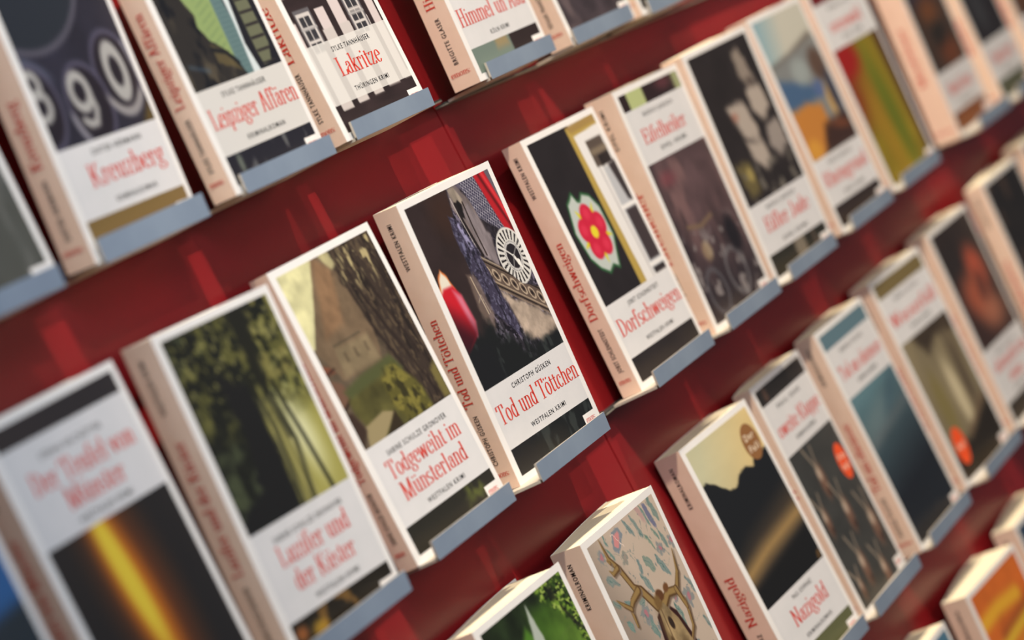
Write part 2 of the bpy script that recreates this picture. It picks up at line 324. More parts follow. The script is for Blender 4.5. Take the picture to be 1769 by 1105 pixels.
    a.mix(body, (196, 28, 44)); a.poly([(2.2, 6.8), (3.0, 7.4), (3.3, 9.4), (2.8, 10.3), (2.5, 8.6)], (214, 134, 160), .3, .85); a.mix(body * ss(7.2, 10.4, V + (1.6 - U) * .8), (60, 14, 26)); a.mix(ss(10.2, 11.6, V) * (1 - ss(3.2, 5, U)), (24, 26, 30))
    return a.rgb()

def flower(a, x, y, r, c1=(176, 116, 128), c2=(122, 132, 138)):
    for k in range(5): an = k * 1.256 + x; a.ell(x + r * .6 * math.cos(an), y + r * .6 * math.sin(an), r * .42, r * .34, c2, math.degrees(an), .04, .75)
    a.ell(x, y, r * .36, r * .36, c1, soft=.05, a=.9)
def leaf(a, x, y, l, w, ang, c=(98, 138, 136), al=.72):
    a.ell(x, y, l, w, c, ang, .05, al); a.ell(x, y, l * .72, w * .45, (138, 152, 146), ang, .05, .6)
    an = math.radians(ang); a.line([(x - l * math.cos(an), y - l * math.sin(an)), (x + l * math.cos(an), y + l * math.sin(an))], .05, (66, 104, 104), .03, .8)
def art_antlers(U, V):                                 # roe antlers on flowered wallpaper
    a = Art(U, V, (194, 181, 168)).tex(.6, .07, 1); a.grad((0.5, 4), (5, 2), (140, 126, 116), (192, 176, 162), .75)
    R = random.Random(5)
    a.U = U + (fbm(U, V, 2.2, 90) - .5) * .55; a.V = V + (fbm(U, V, 2.2, 95) - .5) * .55
    for x, y, l, w_, g in ((8.7, 1.6, 1.1, .34, 75), (9.6, 3.1, .95, .2, 62), (8.2, 4.3, .95, .55, 55), (9.9, 5.1, 1.15, .38, 62), (6.7, 5.2, 1.05, .38, 58), (2.1, 3.5, .95, .42, 30), (2.9, 5.6, .7, .26, 40), (4.3, 4.7, 1.0, .22, 65), (11.7, 3.6, .9, .32, 72), (10.9, 2.9, .6, .2, 65), (12.2, 1.4, 1.2, .46, 80), (10.6, 1.4, 1.0, .24, 78), (4.9, 7.9, .9, .4, 80), (9.4, 8.7, 1.0, .3, 75), (12.7, 10.4, .7, .3, 70), (12.8, 7.6, 1.1, .3, 62), (4.8, 6.0, .5, .45, 0), (7.4, 1.3, .9, .3, 60), (6.7, 3.9, .7, .3, 95), (3.5, .9, .5, .2, 80), (3.5, 2.0, .7, .2, 60), (1.9, 6.8, .6, .4, 60), (1.3, 4.9, .5, .4, 30), (10.2, 11.5, .9, .35, 60), (3.2, 8.7, .8, .35, 40), (6.5, 11.8, .8, .4, 60), (12.0, 12.4, .8, .4, 60)):
        leaf(a, x, y, l * .9, w_ * .8, g, (104 + R.randint(-12, 12), 134 + R.randint(-8, 8), 132 + R.randint(-8, 8)))
    a.ell(5.2, 1.4, .62, 1.05, (112, 128, 144), 62, .05, .8); a.ell(5.2, 1.4, .34, .75, (204, 138, 140), 62, .05); a.line([(4.7, .8), (5.7, 2.0)], .05, (236, 216, 206), .03)
    flower(a, 5.2, 2.8, .55, (150, 140, 132), (128, 132, 126)); flower(a, 4.6, 6.9, .8); flower(a, 11.6, 8.1, .8); flower(a, 12.8, 4.0, .6); flower(a, 2.1, 1.7, .5); flower(a, 10.7, 4.0, .55); flower(a, 6.0, 8.4, .6); flower(a, 6.3, 6.1, .5, (170, 130, 130), (150, 150, 148)); flower(a, 9.7, 7.4, .5)
    a.ell(11.2, 1.6, .25, 1.1, (92, 100, 136), -12, .05, .8); a.ell(10.0, 1.0, .3, .9, (170, 128, 136), -20, .1, .5)
    for k in range(90):
        x, y = R.uniform(.8, 12.9), R.uniform(.6, 13.6); a.ell(x, y, .1, .05, (92, 112, 118), R.uniform(0, 180), .03, .7)
    for k in range(22):
        x, y = R.uniform(1, 12), R.uniform(1, 13); an = R.uniform(0, 6); a.line([(x, y), (x + .8 * math.cos(an), y + .8 * math.sin(an)), (x + 1.4 * math.cos(an + .7), y + 1.4 * math.sin(an + .7))], .05, (126, 138, 134), .03, .7)
    a.U, a.V = U, V
    sh = (120, 104, 90)
    B1, B2 = (150, 124, 78), (92, 68, 40)
    a.poly([(5.9, 7.6), (7.5, 6.9), (9.0, 8.2), (9.9, 10.6), (10.4, 14), (5.2, 14), (5.3, 9.8)], (52, 26, 22), .1)
    def bone(p, w_):
        a.taper([(x + .14, y + .16) for x, y in p], w_, sh, .12); a.taper(p, w_, B2, .05); a.taper([(x - .05, y - .04) for x, y in p], [k * .62 for k in w_], B1, .08)
    bone([(2.75, .6), (2.9, 2.1), (3.7, 3.1), (4.6, 4.9), (5.4, 5.4), (6.6, 7.0)], [.06, .45, .62, .62, .8, .9])
    bone([(3.6, 3.0), (2.7, 3.15), (2.35, 2.8)], [.5, .35, .1]); bone([(2.9, 2.4), (2.6, 2.1)], [.3, .08])
    bone([(5.0, 5.2), (3.6, 5.5), (2.9, 5.9), (2.8, 7.1)], [.7, .55, .5, .3]); bone([(3.0, 5.9), (2.2, 5.3), (1.5, 4.7)], [.45, .35, .08])
    bone([(12.3, 4.6), (11.6, 6.1), (10.4, 7.1), (8.9, 6.8), (7.5, 7.3)], [.06, .42, .66, .7, .9]); bone([(10.3, 7.0), (10.8, 8.6), (10.4, 9.9), (9.3, 10.7)], [.6, .5, .36, .2]); bone([(10.8, 8.6), (11.0, 7.9)], [.3, .08])
    a.poly([(6.5, 7.3), (7.6, 7.1), (8.8, 8.7), (9.5, 10.8), (9.7, 14), (5.9, 14), (6.0, 9.6)], (150, 130, 96), .1); a.tex(.9, .4, 9, 1, 1, a.pm([(6.3, 7), (7.6, 7), (9.6, 10.8), (9.7, 14), (5.9, 14)]))
    a.ell(7.5, 8.6, .32, .5, (52, 38, 28), -15, .08); a.ell(8.4, 10.8, .5, .9, (92, 74, 50), -12, .3, .7); a.line([(6.9, 7.4), (6.8, 9.4), (7.2, 12)], .12, (92, 74, 52), .1, .8); a.ell(6.3, 9.8, .3, 1.8, (110, 92, 62), -4, .3, .8); a.ell(6.6, 9.6, .2, .3, (96, 74, 48), 0, .1)
    a.ell(7.6, 6.5, .6, .4, (96, 62, 36), 20, .1); a.ell(8.9, 6.4, .45, .3, (110, 74, 44), -10, .1); a.ell(6.9, 6.8, .5, .5, (120, 94, 56), 0, .2)
    return a.rgb()

def art_timber(U, V):                                  # half-timbered house with sash windows
    a = Art(U, V, (46, 36, 38)).tex(.9, .2, 2, .4, 2)
    for x0, x1, y0 in ((4.3, 5.7, 11.5), (6.6, 8.0, 4), (11.6, 12.7, 4), (.5, 1.0, 12.0), (4.3, 5.7, 4), (.8, 2.8, 4)):
        a.poly(rectp(x0, y0, x1, 18.02 if y0 > 4 or x0 > 6 else 10.2), (206, 196, 198), .04)
    for x0, x1, y0, y1 in ((4.1, 5.7, 13, 18.5), (6.7, 8.2, 13, 18.4), (9.2, 11.0, 13, 18.2), (1.6, 3.2, 13, 18.55), (11.9, 13, 17.6, 18.1)):
        a.poly(rectp(x0, y0, x1, y1), (196, 190, 190), .04)
    for x in (1.3, 8.5):
        a.poly(rectp(x, 11.2, x + 2.4, 13.9), (96, 94, 100), .05); a.poly(rectp(x + .2, 11.5, x + 2.2, 13.9), (200, 196, 196), .05)
        for i in range(2):
            for j in range(3): a.poly(rectp(x + .45 + i * .8, 11.75 + j * .95 - (.0 if x < 5 else .25), x + 1.12 + i * .8, 12.5 + j * .95 - (.0 if x < 5 else .25)), (52, 52, 58), .04)
        a.line([(x + .2, 12.62), (x + 2.3, 12.62)], .2, (170, 168, 170), .05)
    return a.rgb()
def art_statue(U, V):                                  # dark bronze figure before a tall green tower
    a = Art(U, V, (30, 30, 38))
    a.poly([(3.2, 0), (7.7, 0), (7.7, 8.6), (7.7, 10.3), (7.4, 12.9), (4, 12), (3.6, 6)], (138, 160, 106), .1); m = a.pm([(5.2, 0), (7.0, 0), (7.2, 12.6), (5.4, 12)], .2); a.mix(m * ss(.55, .8, ((V + U * .3) * 1.9) % 1) * .5, (108, 132, 92))
    a.poly([(7.7, 0), (8.9, 0), (9.0, 9), (9.3, 10.5), (8.9, 13.9), (7.7, 13.9), (7.4, 12.5)], (96, 122, 126), .1); a.mix(a.pm([(7.7, 0), (8.9, 0), (9, 13.9), (7.7, 13.9)]) * ss(.6, .8, (V * 3) % 1) * .4, (70, 98, 104))
    a.poly([(8.9, 0), (9.9, 0), (9.8, 9), (9.4, 11.9), (9.9, 13.9), (8.9, 13.9), (9.2, 10.5)], (206, 218, 224), .08)
    a.poly([(10.4, 0), (12.2, 0), (12.2, 9.3), (12.4, 12.3), (11.7, 13.5), (10.6, 13.6), (10.4, 12.6)], (104, 108, 88), .08); m = a.pm([(10.3, 0), (12.2, 0), (12.3, 13.5), (10.5, 13.6)]); a.mix(m * (1 - ss(.08, .14, np.abs((V * 1.15) % 1 - .5))), (48, 44, 46))
    st = a.pm([(0, 0), (3.4, 0), (4.0, 8.0), (4.8, 9.3), (4.6, 10.0), (5.4, 11.1), (7.3, 12.4), (8.2, 14), (0, 14)], .08, .3)
    a.mix(st, (44, 42, 42)); a.speck(.9, .5, (78, 72, 62), 3, st, 1.2, .6, .3); a.speck(1.2, .55, (22, 24, 30), 6, st, 1, .6, .2)
    a.poly([(5.1, 11.3), (6.9, 12.1), (7.6, 13.4), (5.2, 12.5)], (98, 88, 60), .15, .8, .3); a.line([(5.0, 11.6), (6.5, 12.0), (7.6, 12.9)], .3, (26, 28, 34), .12); a.line([(1.5, 12.2), (3.6, 12.8)], .25, (74, 92, 110), .2, .6)
    sm = ss(17.7, 17.9, V); a.mix(sm, (34, 34, 44)); a.speck(.8, .55, (88, 90, 94), 14, sm, 1.4, .7, .2); a.ell(2.3, 18.8, .3, .7, (112, 122, 112), 0, .2, .8 * sm)
    return a.rgb()
def ring(a, cx, cy, rx, ry, w_, col, soft=.12, al=1):
    r = np.hypot((a.U - cx) / rx, (a.V - cy) / ry); a.mix((1 - ss(w_ / 2 - soft / 2, w_ / 2 + soft, np.abs(r - 1) * rx)) * al, col)
def art_keys(U, V):                                    # round typewriter keys 8, 9 and 0
    a = Art(U, V, (40, 40, 54)).tex(.4, .2, 5)
    a.ell(3.5, 2.0, 7.0, 6.0, (38, 44, 54), 0, .4); ring(a, 3.5, 2.0, 7.2, 6.1, .35, (98, 96, 110), .3, .7)
    a.ell(1.6, 8.9, 1.6, .5, (112, 122, 148), 25, .4, .7)
    for cx, cy in ((10.7, 10.4), (6.4, 11.8), (.9, 11.2)):
        a.ell(cx, cy, 2.4, 2.6, (34, 30, 40), 0, .2); ring(a, cx, cy, 2.35, 2.55, .26, (92, 90, 114), .25, .7)
    ring(a, 10.7, 10.4, 2.3, 2.5, .4, (160, 158, 158), .3, .85 * ss(11.2, 12.2, V) ); ring(a, 6.4, 11.8, 2.3, 2.5, .4, (146, 146, 156), .3, .8 * (1 - ss(4.6, 5.6, U)) * ss(11.6, 12.4, V)); a.line([(12.6, 8.8), (13, 11.2)], .25, (168, 170, 180), .2, .7)
    w_ = (168, 168, 168)
    ring(a, 10.75, 10.35, .95, 1.45, .55, w_, .2)
    ring(a, 5.8, 10.9, .95, 1.0, .5, w_, .2); a.line([(6.75, 11.0), (6.9, 12.1), (6.4, 12.9), (5.6, 12.9), (5.2, 12.6)], .5, w_, .2)
    ring(a, 1.0, 9.8, .75, .7, .45, w_, .2); ring(a, 1.15, 11.1, .9, .8, .45, w_, .2)
    a.poly([(11.6, 13.8), (12.95, 12.6), (12.95, 14)], (88, 72, 30), .4); a.mix(ss(17.5, 17.7, V), (122, 100, 60))
    return a.rgb()
def art_abbey(U, V):                                   # hazy church gable behind bare trees
    a = Art(U, V, (96, 84, 70)).tex(.5, .15, 3)
    a.poly([(.6, .4), (5.3, .4), (4.9, 1.2), (1.0, 5.6), (.6, 5.6)], (206, 204, 160), .08); a.poly([(.6, .4), (5.3, .4), (.6, 5.3)], (212, 210, 164), .1)
    a.poly([(5.3, .4), (8.0, 2.0), (8.3, 6.4), (7.4, 8.4), (2.3, 8.2), (1.0, 5.9)], (112, 95, 76), .12, 1, .2); a.poly([(5.3, .4), (6.9, 1.6), (5.3, 5.0), (2.6, 5.4)], (140, 108, 80), .4, .7)
    a.poly([(3.0, 6.2), (7.2, 6.3), (7.4, 8.2), (2.6, 8.1)], (128, 114, 90), .25); a.line([(3.0, 6.0), (6.5, 6.0)], .12, (84, 76, 62), .08)
    for x in (3.8, 5.1, 6.5): a.poly(rectp(x - .2, 6.65, x + .18, 7.35), (100, 88, 70), .1)
    a.tex(1.2, .16, 71)
    a.poly([(.5, 6.6), (1.5, 7.0), (1.9, 7.5), (.7, 7.4)], (118, 74, 56), .1); a.poly([(.6, 7.6), (1.9, 8.3), (2.3, 9.4), (.7, 9.7)], (110, 82, 68), .15); a.line([(.9, 9.8), (2.4, 9.2)], .22, (46, 32, 28), .06); a.line([(.6, 7.4), (1.9, 7.2)], .16, (56, 36, 32), .06)
    tr = a.pm([(6.6, .4), (13, .4), (13, 13), (10.8, 13), (8.9, 9.6), (8.2, 6), (7.6, 3)], .4, 1.2)
    a.mix(tr * .92, (54, 45, 40)); a.speck(.9, .5, (36, 30, 28), 8, tr, 3.2, .3, .2); a.speck(3.0, .56, (84, 72, 58), 48, tr, 1.5, .6, .1); a.speck(1.6, .6, (172, 160, 120), 18, tr * (1 - ss(2.2, 4.5, V)), 2.0, .7, .1)
    for p in ([(8.2, .5), (8.8, 4), (10.6, 9), (12, 12.8)], [(9.6, .5), (10.6, 5), (11.8, 9)], [(12, .5), (12.3, 5)], [(7.4, 1.0), (8.2, 6), (9.6, 10), (10.6, 12.7)]): a.line(p, .34, (40, 32, 30), .15, .8)
    a.poly([(6.0, .4), (7.3, .4), (7.6, 1.4), (7.0, 1.7)], (198, 192, 146), .2, .8, .6)
    a.poly([(1.6, 8.8), (4.2, 8.4), (8.4, 8.2), (9.2, 9.4), (2.2, 10.0)], (78, 84, 52), .25); gr = a.pm([(1.6, 9.4), (8.6, 9.0), (10.2, 11), (10.5, 12.9), (3.0, 12.9), (1.6, 10.4)], .25)
    a.mix(gr, (82, 80, 44)); a.tex(.8, .3, 11, mask=gr); bu = a.pm([(6.2, 9.2), (8.2, 8.7), (9.9, 10.6), (10.2, 12.8), (7.0, 12.8), (6.0, 11)], .3, .5); a.mix(bu * .7, (92, 88, 40)); a.speck(2.0, .52, (122, 116, 56), 61, bu); a.speck(2.2, .56, (52, 50, 28), 62, bu); a.poly([(12, 10.5), (13, 10.0), (13, 12.7), (12.1, 12.6)], (112, 104, 60), .3)
    a.poly([(1.4, 12.7), (2.0, 11.4), (4.6, 11.1), (5.9, 11.5), (3.4, 12.7)], (150, 138, 104), .1); a.poly([(3.6, 12.8), (5.9, 11.4), (6.2, 12.8)], (50, 42, 30), .1); a.poly([(.6, 10), (1.4, 10.2), (2, 11.6), (.6, 12.7)], (58, 44, 38), .2)
    sm = ss(17.6, 17.8, V); a.mix(sm, (36, 36, 32)); a.speck(.8, .5, (86, 94, 48), 30, sm * ss(7, 10, U), 1, 1, .3)
    return a.rgb()
def art_sunray(U, V):                                  # dark tree trunk with sun rays through leaves
    a = Art(U, V, (26, 30, 26))
    a.grad((8, 4), (12, 9), (62, 70, 34), (162, 158, 88), 1, ss(7.0, 9.5, U) * ss(2.5, 6, V)); a.poly([(7.8, 5.2), (9, 5.4), (9.6, 9), (9.2, 12.7), (7.0, 12.7), (6.9, 8)], (136, 132, 76), .3)
    a.ell(10.4, 8.6, 1.2, 2.6, (222, 224, 180), -12, 1.0, .9)
    a.speck(1.1, .5, (92, 92, 50), 4, (1 - ss(5.5, 8.5, V)) * .95, 1, 1, .14); a.speck(1.0, .55, (122, 118, 68), 9, (1 - ss(5, 8, V)) * ss(7, 9, U), 1, 1, .12); a.speck(.7, .52, (66, 74, 54), 22, (1 - ss(3.5, 5.5, U)), 1, .7, .2); a.speck(2.6, .55, (20, 24, 20), 52, (1 - ss(5, 8, V)) * .9, 1, 1, .1); a.speck(2.4, .6, (140, 138, 84), 53, (1 - ss(3.5, 7.5, V)) * .8, 1, 1, .1); a.speck(2.4, .58, (18, 22, 20), 54, (1 - ss(3.5, 5.5, U)) * .8, 1, 1, .1)
    a.poly([(4.4, 3.5), (7.0, 5.0), (7.4, 9), (7.0, 12.7), (.6, 12.7), (1.0, 11.5), (3.8, 10.6), (4.6, 8)], (24, 26, 28), .35, 1, .8)
    for p in ([(7.4, 4.5), (7.9, 8), (7.4, 12.6)], [(8.2, 1.0), (8.8, 5.5), (9.4, 9), (8.6, 12.6)], [(9.6, 5.5), (10.4, 9.2), (11.0, 12.6)], [(8.6, 1), (8.4, 5), (8.9, 8.6)]): a.line(p, .42, (32, 34, 26), .12, .95)
    for k in range(6): a.line([(7.2 + k * .3, 6), (7.3 + k * .38, 12.7)], .12, (206, 202, 140) if k % 2 else (84, 84, 48), .1, .6)
    a.line([(9.2, .5), (8.6, 4.8)], 1.2, (30, 32, 26), .4); a.poly([(7.4, .4), (10.5, .4), (9.6, 2.4), (8.2, 2.6)], (28, 30, 26), .4, .8)
    sm = ss(17.5, 17.8, V); a.mix(sm, (32, 29, 24)); a.speck(.9, .52, (112, 84, 44), 40, sm, 1, 1, .12); a.ell(3.6, 19.2, .8, .45, (190, 150, 50), 0, .3, .8); a.ell(1.6, 18.9, .6, .4, (176, 104, 54), 0, .3, .8)
    return a.rgb()
def art_rose(U, V):                                    # painted rose shield beside a white window
    a = Art(U, V, (36, 32, 35)).tex(.6, .12, 2)
    a.poly([(8.1, .4), (13, .4), (13, 14), (8.8, 14)], (224, 224, 226), .08); a.poly([(7.5, .7), (12.95, .4), (12.95, 1.3), (8.3, 1.5), (8.8, 13.9), (7.7, 13.9)], (176, 152, 78), .06); a.poly([(7.5, .5), (13, .5), (13, 1.1), (8.2, 1.2)], (150, 122, 76), .15, .7)
    a.poly(rectp(9.7, 2.2, 12.6, 4.4), (84, 74, 68), .08); a.line([(10, 3.2), (12.4, 3.2)], .5, (124, 112, 96), .2); a.poly([(10.6, 3.6), (12.6, 3.5), (12.6, 4.4), (10.6, 4.5)], (40, 34, 34), .06)
    a.poly(rectp(10.6, 4.6, 12.9, 13.6), (182, 186, 194), .1); a.poly([(11.6, 4.5), (12.9, 4.4), (12.9, 7.9), (12.2, 7.6)], (52, 46, 50), .2); a.poly(rectp(10.9, 8.3, 12.9, 12.6), (60, 52, 56), .12); a.line([(10.4, 8.05), (13, 8.05)], .32, (230, 230, 232)); a.line([(10.4, 12.9), (13, 12.9)], .34, (230, 230, 232)); a.poly(rectp(10.8, 13.2, 12.9, 13.7), (50, 44, 46), .06); a.line([(10.0, 4.4), (10.3, 13.8)], .14, (160, 160, 166), .06)
    sh = [(2.4, 5.8), (3.1, 5.5), (3.7, 5.15), (4.1, 5.9), (4.5, 6.0), (5.2, 5.5), (6.3, 5.9), (7.1, 7.0), (7.2, 9.4), (6.3, 10.9), (5.8, 11.8), (5.0, 11.4), (4.0, 11.8), (2.9, 11.2), (2.0, 10.2), (1.5, 8.0)]
    a.poly(sh, (184, 194, 192), .1); a.line(sh, .22, (44, 92, 56), .1, 1, True)
    for k in range(5):
        an = math.radians(90 + 72 * k); a.taper([(4.55 + 1.1 * math.cos(an), 8.55 + 1.1 * math.sin(an)), (4.55 + 2.5 * math.cos(an), 8.55 + 2.5 * math.sin(an))], [.8, .1], (206, 200, 40), .08)
    for k in range(5):
        an = math.radians(-90 + 72 * k); a.ell(4.55 + 1.35 * math.cos(an), 8.55 + 1.35 * math.sin(an), 1.0, .95, (196, 34, 64), 0, .1)
        a.ell(4.55 + 1.5 * math.cos(an), 8.55 + 1.5 * math.sin(an), .5, .45, (226, 66, 96), 0, .25, .5)
    a.ell(4.55, 8.55, .55, .5, (222, 206, 50), 0, .08)
    return a.rgb()
def art_garden(U, V):                                  # bright green garden path and hanging leaves
    a = Art(U, V, (30, 42, 24)).tex(.6, .4, 1)
    a.grad((9, 2), (12, 6), (58, 90, 30), (92, 124, 48), 1, ss(6.2, 7.6, U + V * .1) * ss(.8, 2.2, V)); a.tex(.8, .25, 9)
    a.poly([(4.2, 3.4), (6.0, 2.0), (6.8, 3.2), (6.2, 5.2), (3.4, 6)], (76, 122, 40), .3); a.poly([(0, 3), (4.0, 2.6), (3, 8), (0, 8)], (34, 60, 30), .5)
    m = a.pm([(8.6, .4), (13, .4), (13, 6), (12.1, 5.0), (11.9, 3.4), (10.4, 2.4), (9.6, 1.4)], .2, .9); a.mix(m, (46, 70, 26)); a.speck(3.4, .5, (112, 146, 52), 5, m, .7, 1.3, .12); a.speck(3.0, .55, (18, 27, 15), 15, m, .8, 1.2, .1); a.speck(4.5, .6, (150, 176, 84), 25, m, .7, 1.2, .08)
    a.poly([(10.4, .7), (11.4, 1.0), (11.2, 1.9), (10.5, 1.7)], (26, 32, 20), .2, .9, .4); a.line([(11.4, 2.6), (12.2, 4.0), (13, 4.8)], .3, (30, 32, 24), .15, .8)
    a.taper([(7.2, .9), (7.1, 2.0), (7.0, 3.2), (6.6, 5.4), (6.0, 8)], [.1, .6, 1.2, 2.4, 4.0], (172, 184, 176), .12)
    a.line([(8.4, 4.6), (10.2, 4.0), (11.8, 3.9)], .1, (84, 110, 50), .08, .6)
    return a.rgb()
def art_sunset(U, V):                                  # pale sunset sky over black hills with a gold gleam
    a = Art(U, V, (196, 192, 152)); a.grad((3, .5), (10, 5), (190, 190, 160), (214, 192, 138), 1); a.tex(.4, .05, 3, .4, 2)
    hill = a.pm([(.5, 3.3), (1.6, 3.2), (2.8, 3.9), (4.4, 4.9), (5.6, 5.0), (6.8, 4.4), (8.4, 4.2), (9.6, 4.6), (10.4, 4.0), (11.6, 4.4), (12.2, 4.0), (13.2, 3.9), (13.4, 14), (.5, 14)], .08, .2)
    a.mix(hill, (26, 28, 32)); a.line([(.4, 11.6), (4.0, 10.6), (13.4, 9.2)], 3.2, (84, 70, 54), 1.4, .75); a.line([(.4, 11.0), (5.0, 10.3), (13.4, 9.6)], .9, (178, 146, 92), .9, .9); a.mix(ss(11.6, 12.6, V + U * .1), (24, 24, 25))
    a.speck(.9, .62, (92, 70, 42), 4, ss(11, 12, V) * ss(9, 11, U)); a.mix(ss(17.6, 17.8, V), (92, 96, 66))
    return a.rgb()
def art_flame(U, V):                                   # narrow flame in the dark
    a = Art(U, V, (36, 32, 36)); m = ss(7.0, 7.3, V)
    a.mix(m, (28, 30, 34)); a.ell(6.6, 12, 2.6, 7.5, (120, 60, 28), -6, 2.0, .9); a.ell(6.2, 11.4, 1.5, 6.2, (206, 118, 30), -7, .8, .9); a.ell(6.0, 10.6, .8, 5.0, (232, 204, 64), -7, .4)
    a.mix(1 - m, (36, 36, 42)); return a.rgb()
def art_bike(U, V):                                    # brown smoky street with a motorcycle
    a = Art(U, V, (84, 66, 70)).tex(.35, .35, 3); a.speck(.5, .5, (116, 90, 92), 5, 1, 1, .5, .3); a.mix(ss(11, 19, V) * .8, (38, 34, 40)); a.mix((1 - ss(.8, 2.6, U)) * .6, (44, 36, 42))
    a.speck(.8, .58, (150, 146, 148), 12, ss(12, 14, V) * .7, 1, 1, .1); a.line([(3.0, 12.2), (5.4, 12.6), (8, 12.2)], .35, (118, 98, 80), .2); a.ell(4.6, 14.6, .9, .8, (160, 140, 110), 0, .3, .7); ring(a, 8.5, 17.2, 1.8, 1.9, .3, (110, 110, 116), .3, .7); ring(a, 3.6, 17.8, 1.7, 1.8, .3, (90, 90, 98), .3, .7); a.ell(10.5, 14.5, 1.2, 1.6, (30, 26, 32), 0, .5); a.ell(3.2, 8, 1.4, .6, (128, 64, 74), 0, .5, .6)
    t = 1 - ss(4.5, 4.7, V); a.mix(t, (44, 30, 32)); a.poly(rectp(2.2, 0, 5.4, 3), (176, 188, 134), .1); a.poly(rectp(11.6, 0, 13, 3), (150, 160, 118), .5); a.ell(9.6, .9, 1.4, .5, (112, 60, 70), 0, .4, .6 )
    return a.rgb()
def art_stones(U, V):                                  # pale stone figures in the dark
    a = Art(U, V, (42, 37, 38)).tex(.5, .15, 2); g = (172, 162, 154)
    for p, c in (([(8.9, 1.5), (10.4, 1.4), (11.3, 4.6), (9.6, 5.0), (8.6, 3.6)], (140, 130, 122)), ([(8.8, 4.8), (11.6, 5.0), (12.0, 7.0), (10.0, 8.0), (8.6, 7.0)], g), ([(4.0, 5.6), (7.4, 5.6), (8.2, 8.4), (7.6, 9.4), (5.0, 8.4)], g), ([(5.0, 8.8), (8.0, 9.3), (8.4, 11.4), (6.6, 11.8), (5.2, 10.4)], g), ([(9.8, 8.4), (12.4, 8.2), (12.6, 10.6), (10.4, 11.4), (9.2, 10.2)], (150, 142, 138))): a.poly(p, c, .4, 1, .6)
    a.poly([(1.4, 10.2), (4.0, 10.3), (4.3, 13.0), (1.9, 13.2)], (108, 98, 62), .4, .9, .6); a.ell(3.4, 11.4, .7, .6, (176, 160, 96), 0, .3, .7); a.speck(.8, .55, (104, 100, 94), 8, ss(10, 12, V), 1, 1, .2); a.ell(4.9, 6.6, .6, .4, (158, 100, 84), 0, .3, .6); a.ell(10.2, 4.4, .5, .4, (60, 50, 48), 0, .2, .7)
    sm = ss(17.5, 17.8, V); a.mix(sm, (44, 42, 36)); a.poly(rectp(6, 17.5, 8.2, 20.2), (128, 120, 108), .2, .9); a.line([(10, 17.8), (10.4, 20)], .4, (96, 84, 76), .2)
    return a.rgb()
def art_desert(U, V):                                  # pale sky over orange rocks and a blue pool
    a = Art(U, V, (184, 190, 186)); a.grad((1, 1), (6, 3), (136, 170, 184), (192, 192, 182), 1)
    a.line([(1, 5.0), (6, 4.6), (12, 3.6)], .7, (96, 88, 82), .4, .9); a.poly([(.6, 5), (13, 3.8), (13, 14), (.6, 14)], (126, 130, 132), .5); a.poly([(.6, 6.0), (6.5, 7.2), (9.6, 8.8), (5.4, 9.2), (.6, 9.0)], (70, 98, 134), .5); a.ell(6.6, 6.2, 2, 1.2, (150, 160, 162), 0, .6); a.ell(11, 6.3, 1.8, 1.6, (92, 72, 62), 0, .6); a.ell(9.0, 8.3, 1.2, .8, (84, 104, 148), 0, .4)
    a.poly([(.6, 9.2), (5, 9.0), (7.8, 9.4), (8.2, 11.6), (4.6, 13.8), (.6, 13.8)], (190, 126, 56), .4, 1, .7); a.ell(10.6, 9.8, .8, 1.6, (196, 160, 100), 8, .4); a.poly([(6.6, 11.5), (12.9, 11), (12.9, 13.9), (4.4, 13.9)], (58, 36, 30), .5, .95, .5); a.ell(12, 9.2, 1.2, 2, (42, 44, 66), 0, .6, .8); a.ell(2.4, 13, 1.6, 1, (208, 150, 60), 0, .5); a.ell(10.4, 12, 2.2, .5, (122, 70, 44), 10, .3, .7)
    a.mix(ss(17.5, 17.8, V), (48, 38, 36)); return a.rgb()
def art_field(U, V):                                   # red, orange and yellow-green blurred field
    a = Art(U, V, (134, 116, 30)).tex(.3, .15, 4); a.grad((1, 9), (7, 9), (128, 54, 22), (134, 118, 30), 1, 1 - ss(11, 16, V)); a.ell(2.4, 7.6, 3.2, 1.8, (150, 26, 22), 0, 1.0); a.ell(8, 14, 1.4, 6, (92, 108, 28), -6, 1.0, .8); a.ell(4.8, 15, 1.6, 4.5, (156, 122, 34), -6, 1, .7); a.mix(ss(10.9, 12.3, U - (V - 12) * .08) * .9, (68, 34, 24)); a.mix(1 - ss(4.5, 4.8, V), (108, 24, 28)); return a.rgb()
def art_ember(U, V):
    a = Art(U, V, (40, 33, 32)).tex(.4, .15, 5); m = ss(4.5, 8, V); a.mix(m * .35, (92, 50, 40)); a.ell(8.8, 5.6, 2.4, 2.2, (186, 84, 58), 20, 1.3, .9); a.ell(6.0, 8.0, 3.4, 2.2, (170, 88, 62), 10, 1.4, .9); a.ell(8.2, 10.2, 3.0, 1.5, (176, 112, 86), 0, 1.2, .8); a.ell(8.0, 7.4, 1.0, 1.6, (70, 40, 36), 30, .6, .7); a.mix((1 - ss(0, 5, V)) * .3, (48, 34, 30)); a.mix(ss(17.5, 17.8, V), (40, 34, 30)); return a.rgb()
def art_lake(U, V):
    a = Art(U, V, (84, 116, 128)); a.grad((6, 6.4), (7, 15.5), (92, 126, 138), (26, 30, 38), 1); a.ell(4, 9.4, 5, 1.0, (112, 132, 138), -12, .9, .6); a.ell(10, 8, 3.0, .8, (62, 88, 104), -25, .6, .6); a.line([(.5, 11), (13, 9.5)], .8, (118, 120, 124), .7, .4); a.tex(.5, .05, 2, .4, 2); a.mix(1 - ss(4.5, 4.7, V), (92, 120, 134)); return a.rgb()
